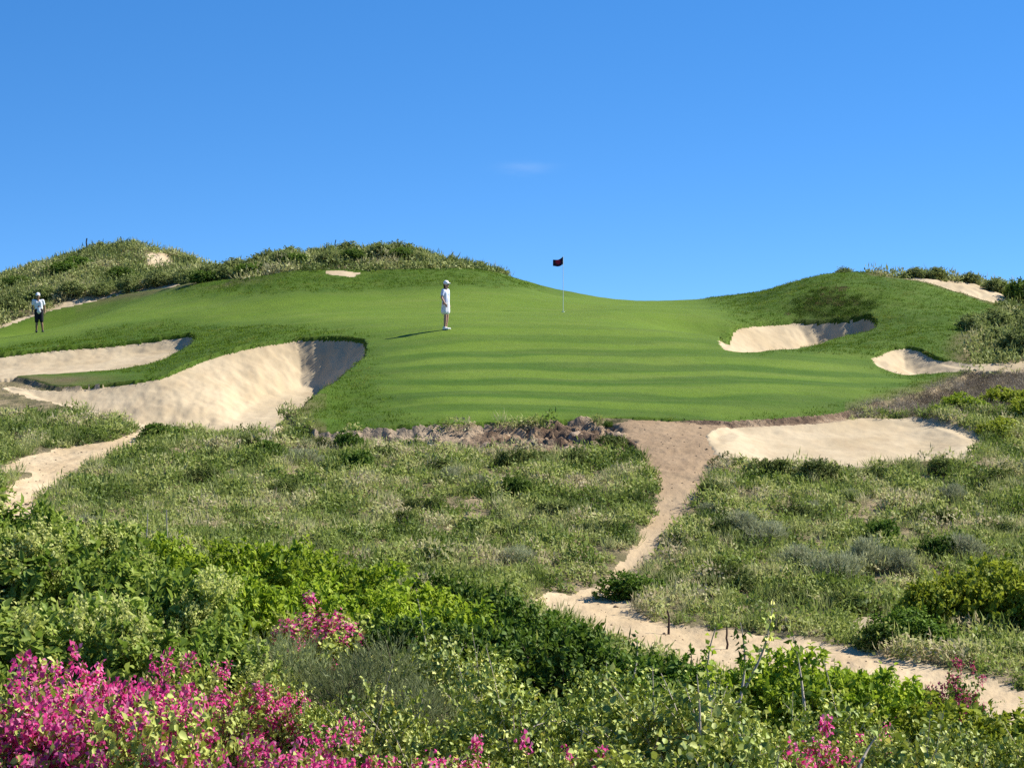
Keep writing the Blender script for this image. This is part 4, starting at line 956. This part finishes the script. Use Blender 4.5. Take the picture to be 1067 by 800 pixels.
# ------------------------------------------------------------------ light, sky, camera
EL, AZ = 43, 71            # sun from the right, a little beyond the green; azimuth clockwise from the view axis
sd = np.array([math.sin(R(AZ)) * math.cos(R(EL)), math.cos(R(AZ)) * math.cos(R(EL)), math.sin(R(EL))])
L = bpy.data.lights.new('sun', 'SUN'); L.energy = 4.8; L.angle = R(.53); L.color = (1, .955, .88)
lo = bpy.data.objects.new('sun', L); COL.objects.link(lo)
from mathutils import Vector
lo.rotation_euler = Vector((-sd[0], -sd[1], -sd[2])).to_track_quat('-Z', 'Y').to_euler(); lo.location = (30, 30, 60)
w = bpy.data.worlds.new('World'); sc.world = w; w.use_nodes = True
nt = w.node_tree; nt.nodes.clear(); b = NB(nt)
sky = b.node('ShaderNodeTexSky', sky_type='NISHITA', sun_disc=False)
sky.sun_elevation = R(EL); sky.sun_rotation = R(AZ); sky.altitude = 0; sky.air_density = 1.0; sky.dust_density = .0; sky.ozone_density = 4.0
tc = b.node('ShaderNodeTexCoord'); mp = b.node('ShaderNodeMapping'); mp.inputs['Location'].default_value = (0, 0, .21); mp.inputs['Scale'].default_value = (1, 1, 2.6)
b.l.new(tc.outputs['Generated'], mp.inputs['Vector']); nv_ = b.node('ShaderNodeVectorMath', operation='NORMALIZE'); b.l.new(mp.outputs[0], nv_.inputs[0]); b.l.new(nv_.outputs[0], sky.inputs['Vector'])
hs = b.node('ShaderNodeHueSaturation'); hs.inputs['Saturation'].default_value = 1.27; hs.inputs['Value'].default_value = 1.37; hs.inputs['Hue'].default_value = .5025; b.l.new(sky.outputs[0], hs.inputs['Color'])
# one faint wisp of cloud
def sub(a, c_): return b.math('SUBTRACT', a, c_)
sx_ = b.node('ShaderNodeSeparateXYZ'); b.l.new(tc.outputs['Generated'], sx_.inputs[0])
wn = b.noise(60, 4, b.mapping(tc.outputs['Generated'], (1, 1, 4)))
ex = b.math('MULTIPLY', sub(sx_.outputs['X'], .006), 1 / .010); ez = b.math('MULTIPLY', sub(b.math('ADD', sx_.outputs['Z'], b.math('MULTIPLY', wn, .006)), .0675), 1 / .0022)
g_ = b.math('MULTIPLY', b.math('POWER', 2.718, b.math('MULTIPLY', b.math('ADD', b.math('MULTIPLY', ex, ex), b.math('MULTIPLY', ez, ez)), -1.0)), .07)
front_ = b.math('GREATER_THAN', sx_.outputs['Y'], 0); g_ = b.math('MULTIPLY', g_, front_)
wisp = b.mix(g_, hs.outputs[0], (6.5, 7.2, 8.0))
bg = b.node('ShaderNodeBackground'); bg.inputs['Strength'].default_value = .08; b.l.new(wisp, bg.inputs['Color'])
ow = b.node('ShaderNodeOutputWorld'); b.l.new(bg.outputs[0], ow.inputs[0])

cam = bpy.data.cameras.new('camera'); co = bpy.data.objects.new('camera', cam); COL.objects.link(co)
cam.sensor_width = 36; cam.sensor_fit = 'HORIZONTAL'; cam.lens = F / 1067 * 36; cam.shift_y = -(400 - H) / 1067
cam.clip_start = .1; cam.clip_end = 9000; co.rotation_euler = (R(90), 0, 0); sc.camera = co
sc.view_settings.view_transform = 'Standard'; sc.view_settings.look = 'None'; sc.view_settings.exposure = .9; sc.view_settings.gamma = 1
sc.cycles.max_bounces = 6; sc.cycles.diffuse_bounces = 3; sc.cycles.transparent_max_bounces = 4
sc.cycles.use_denoising = False
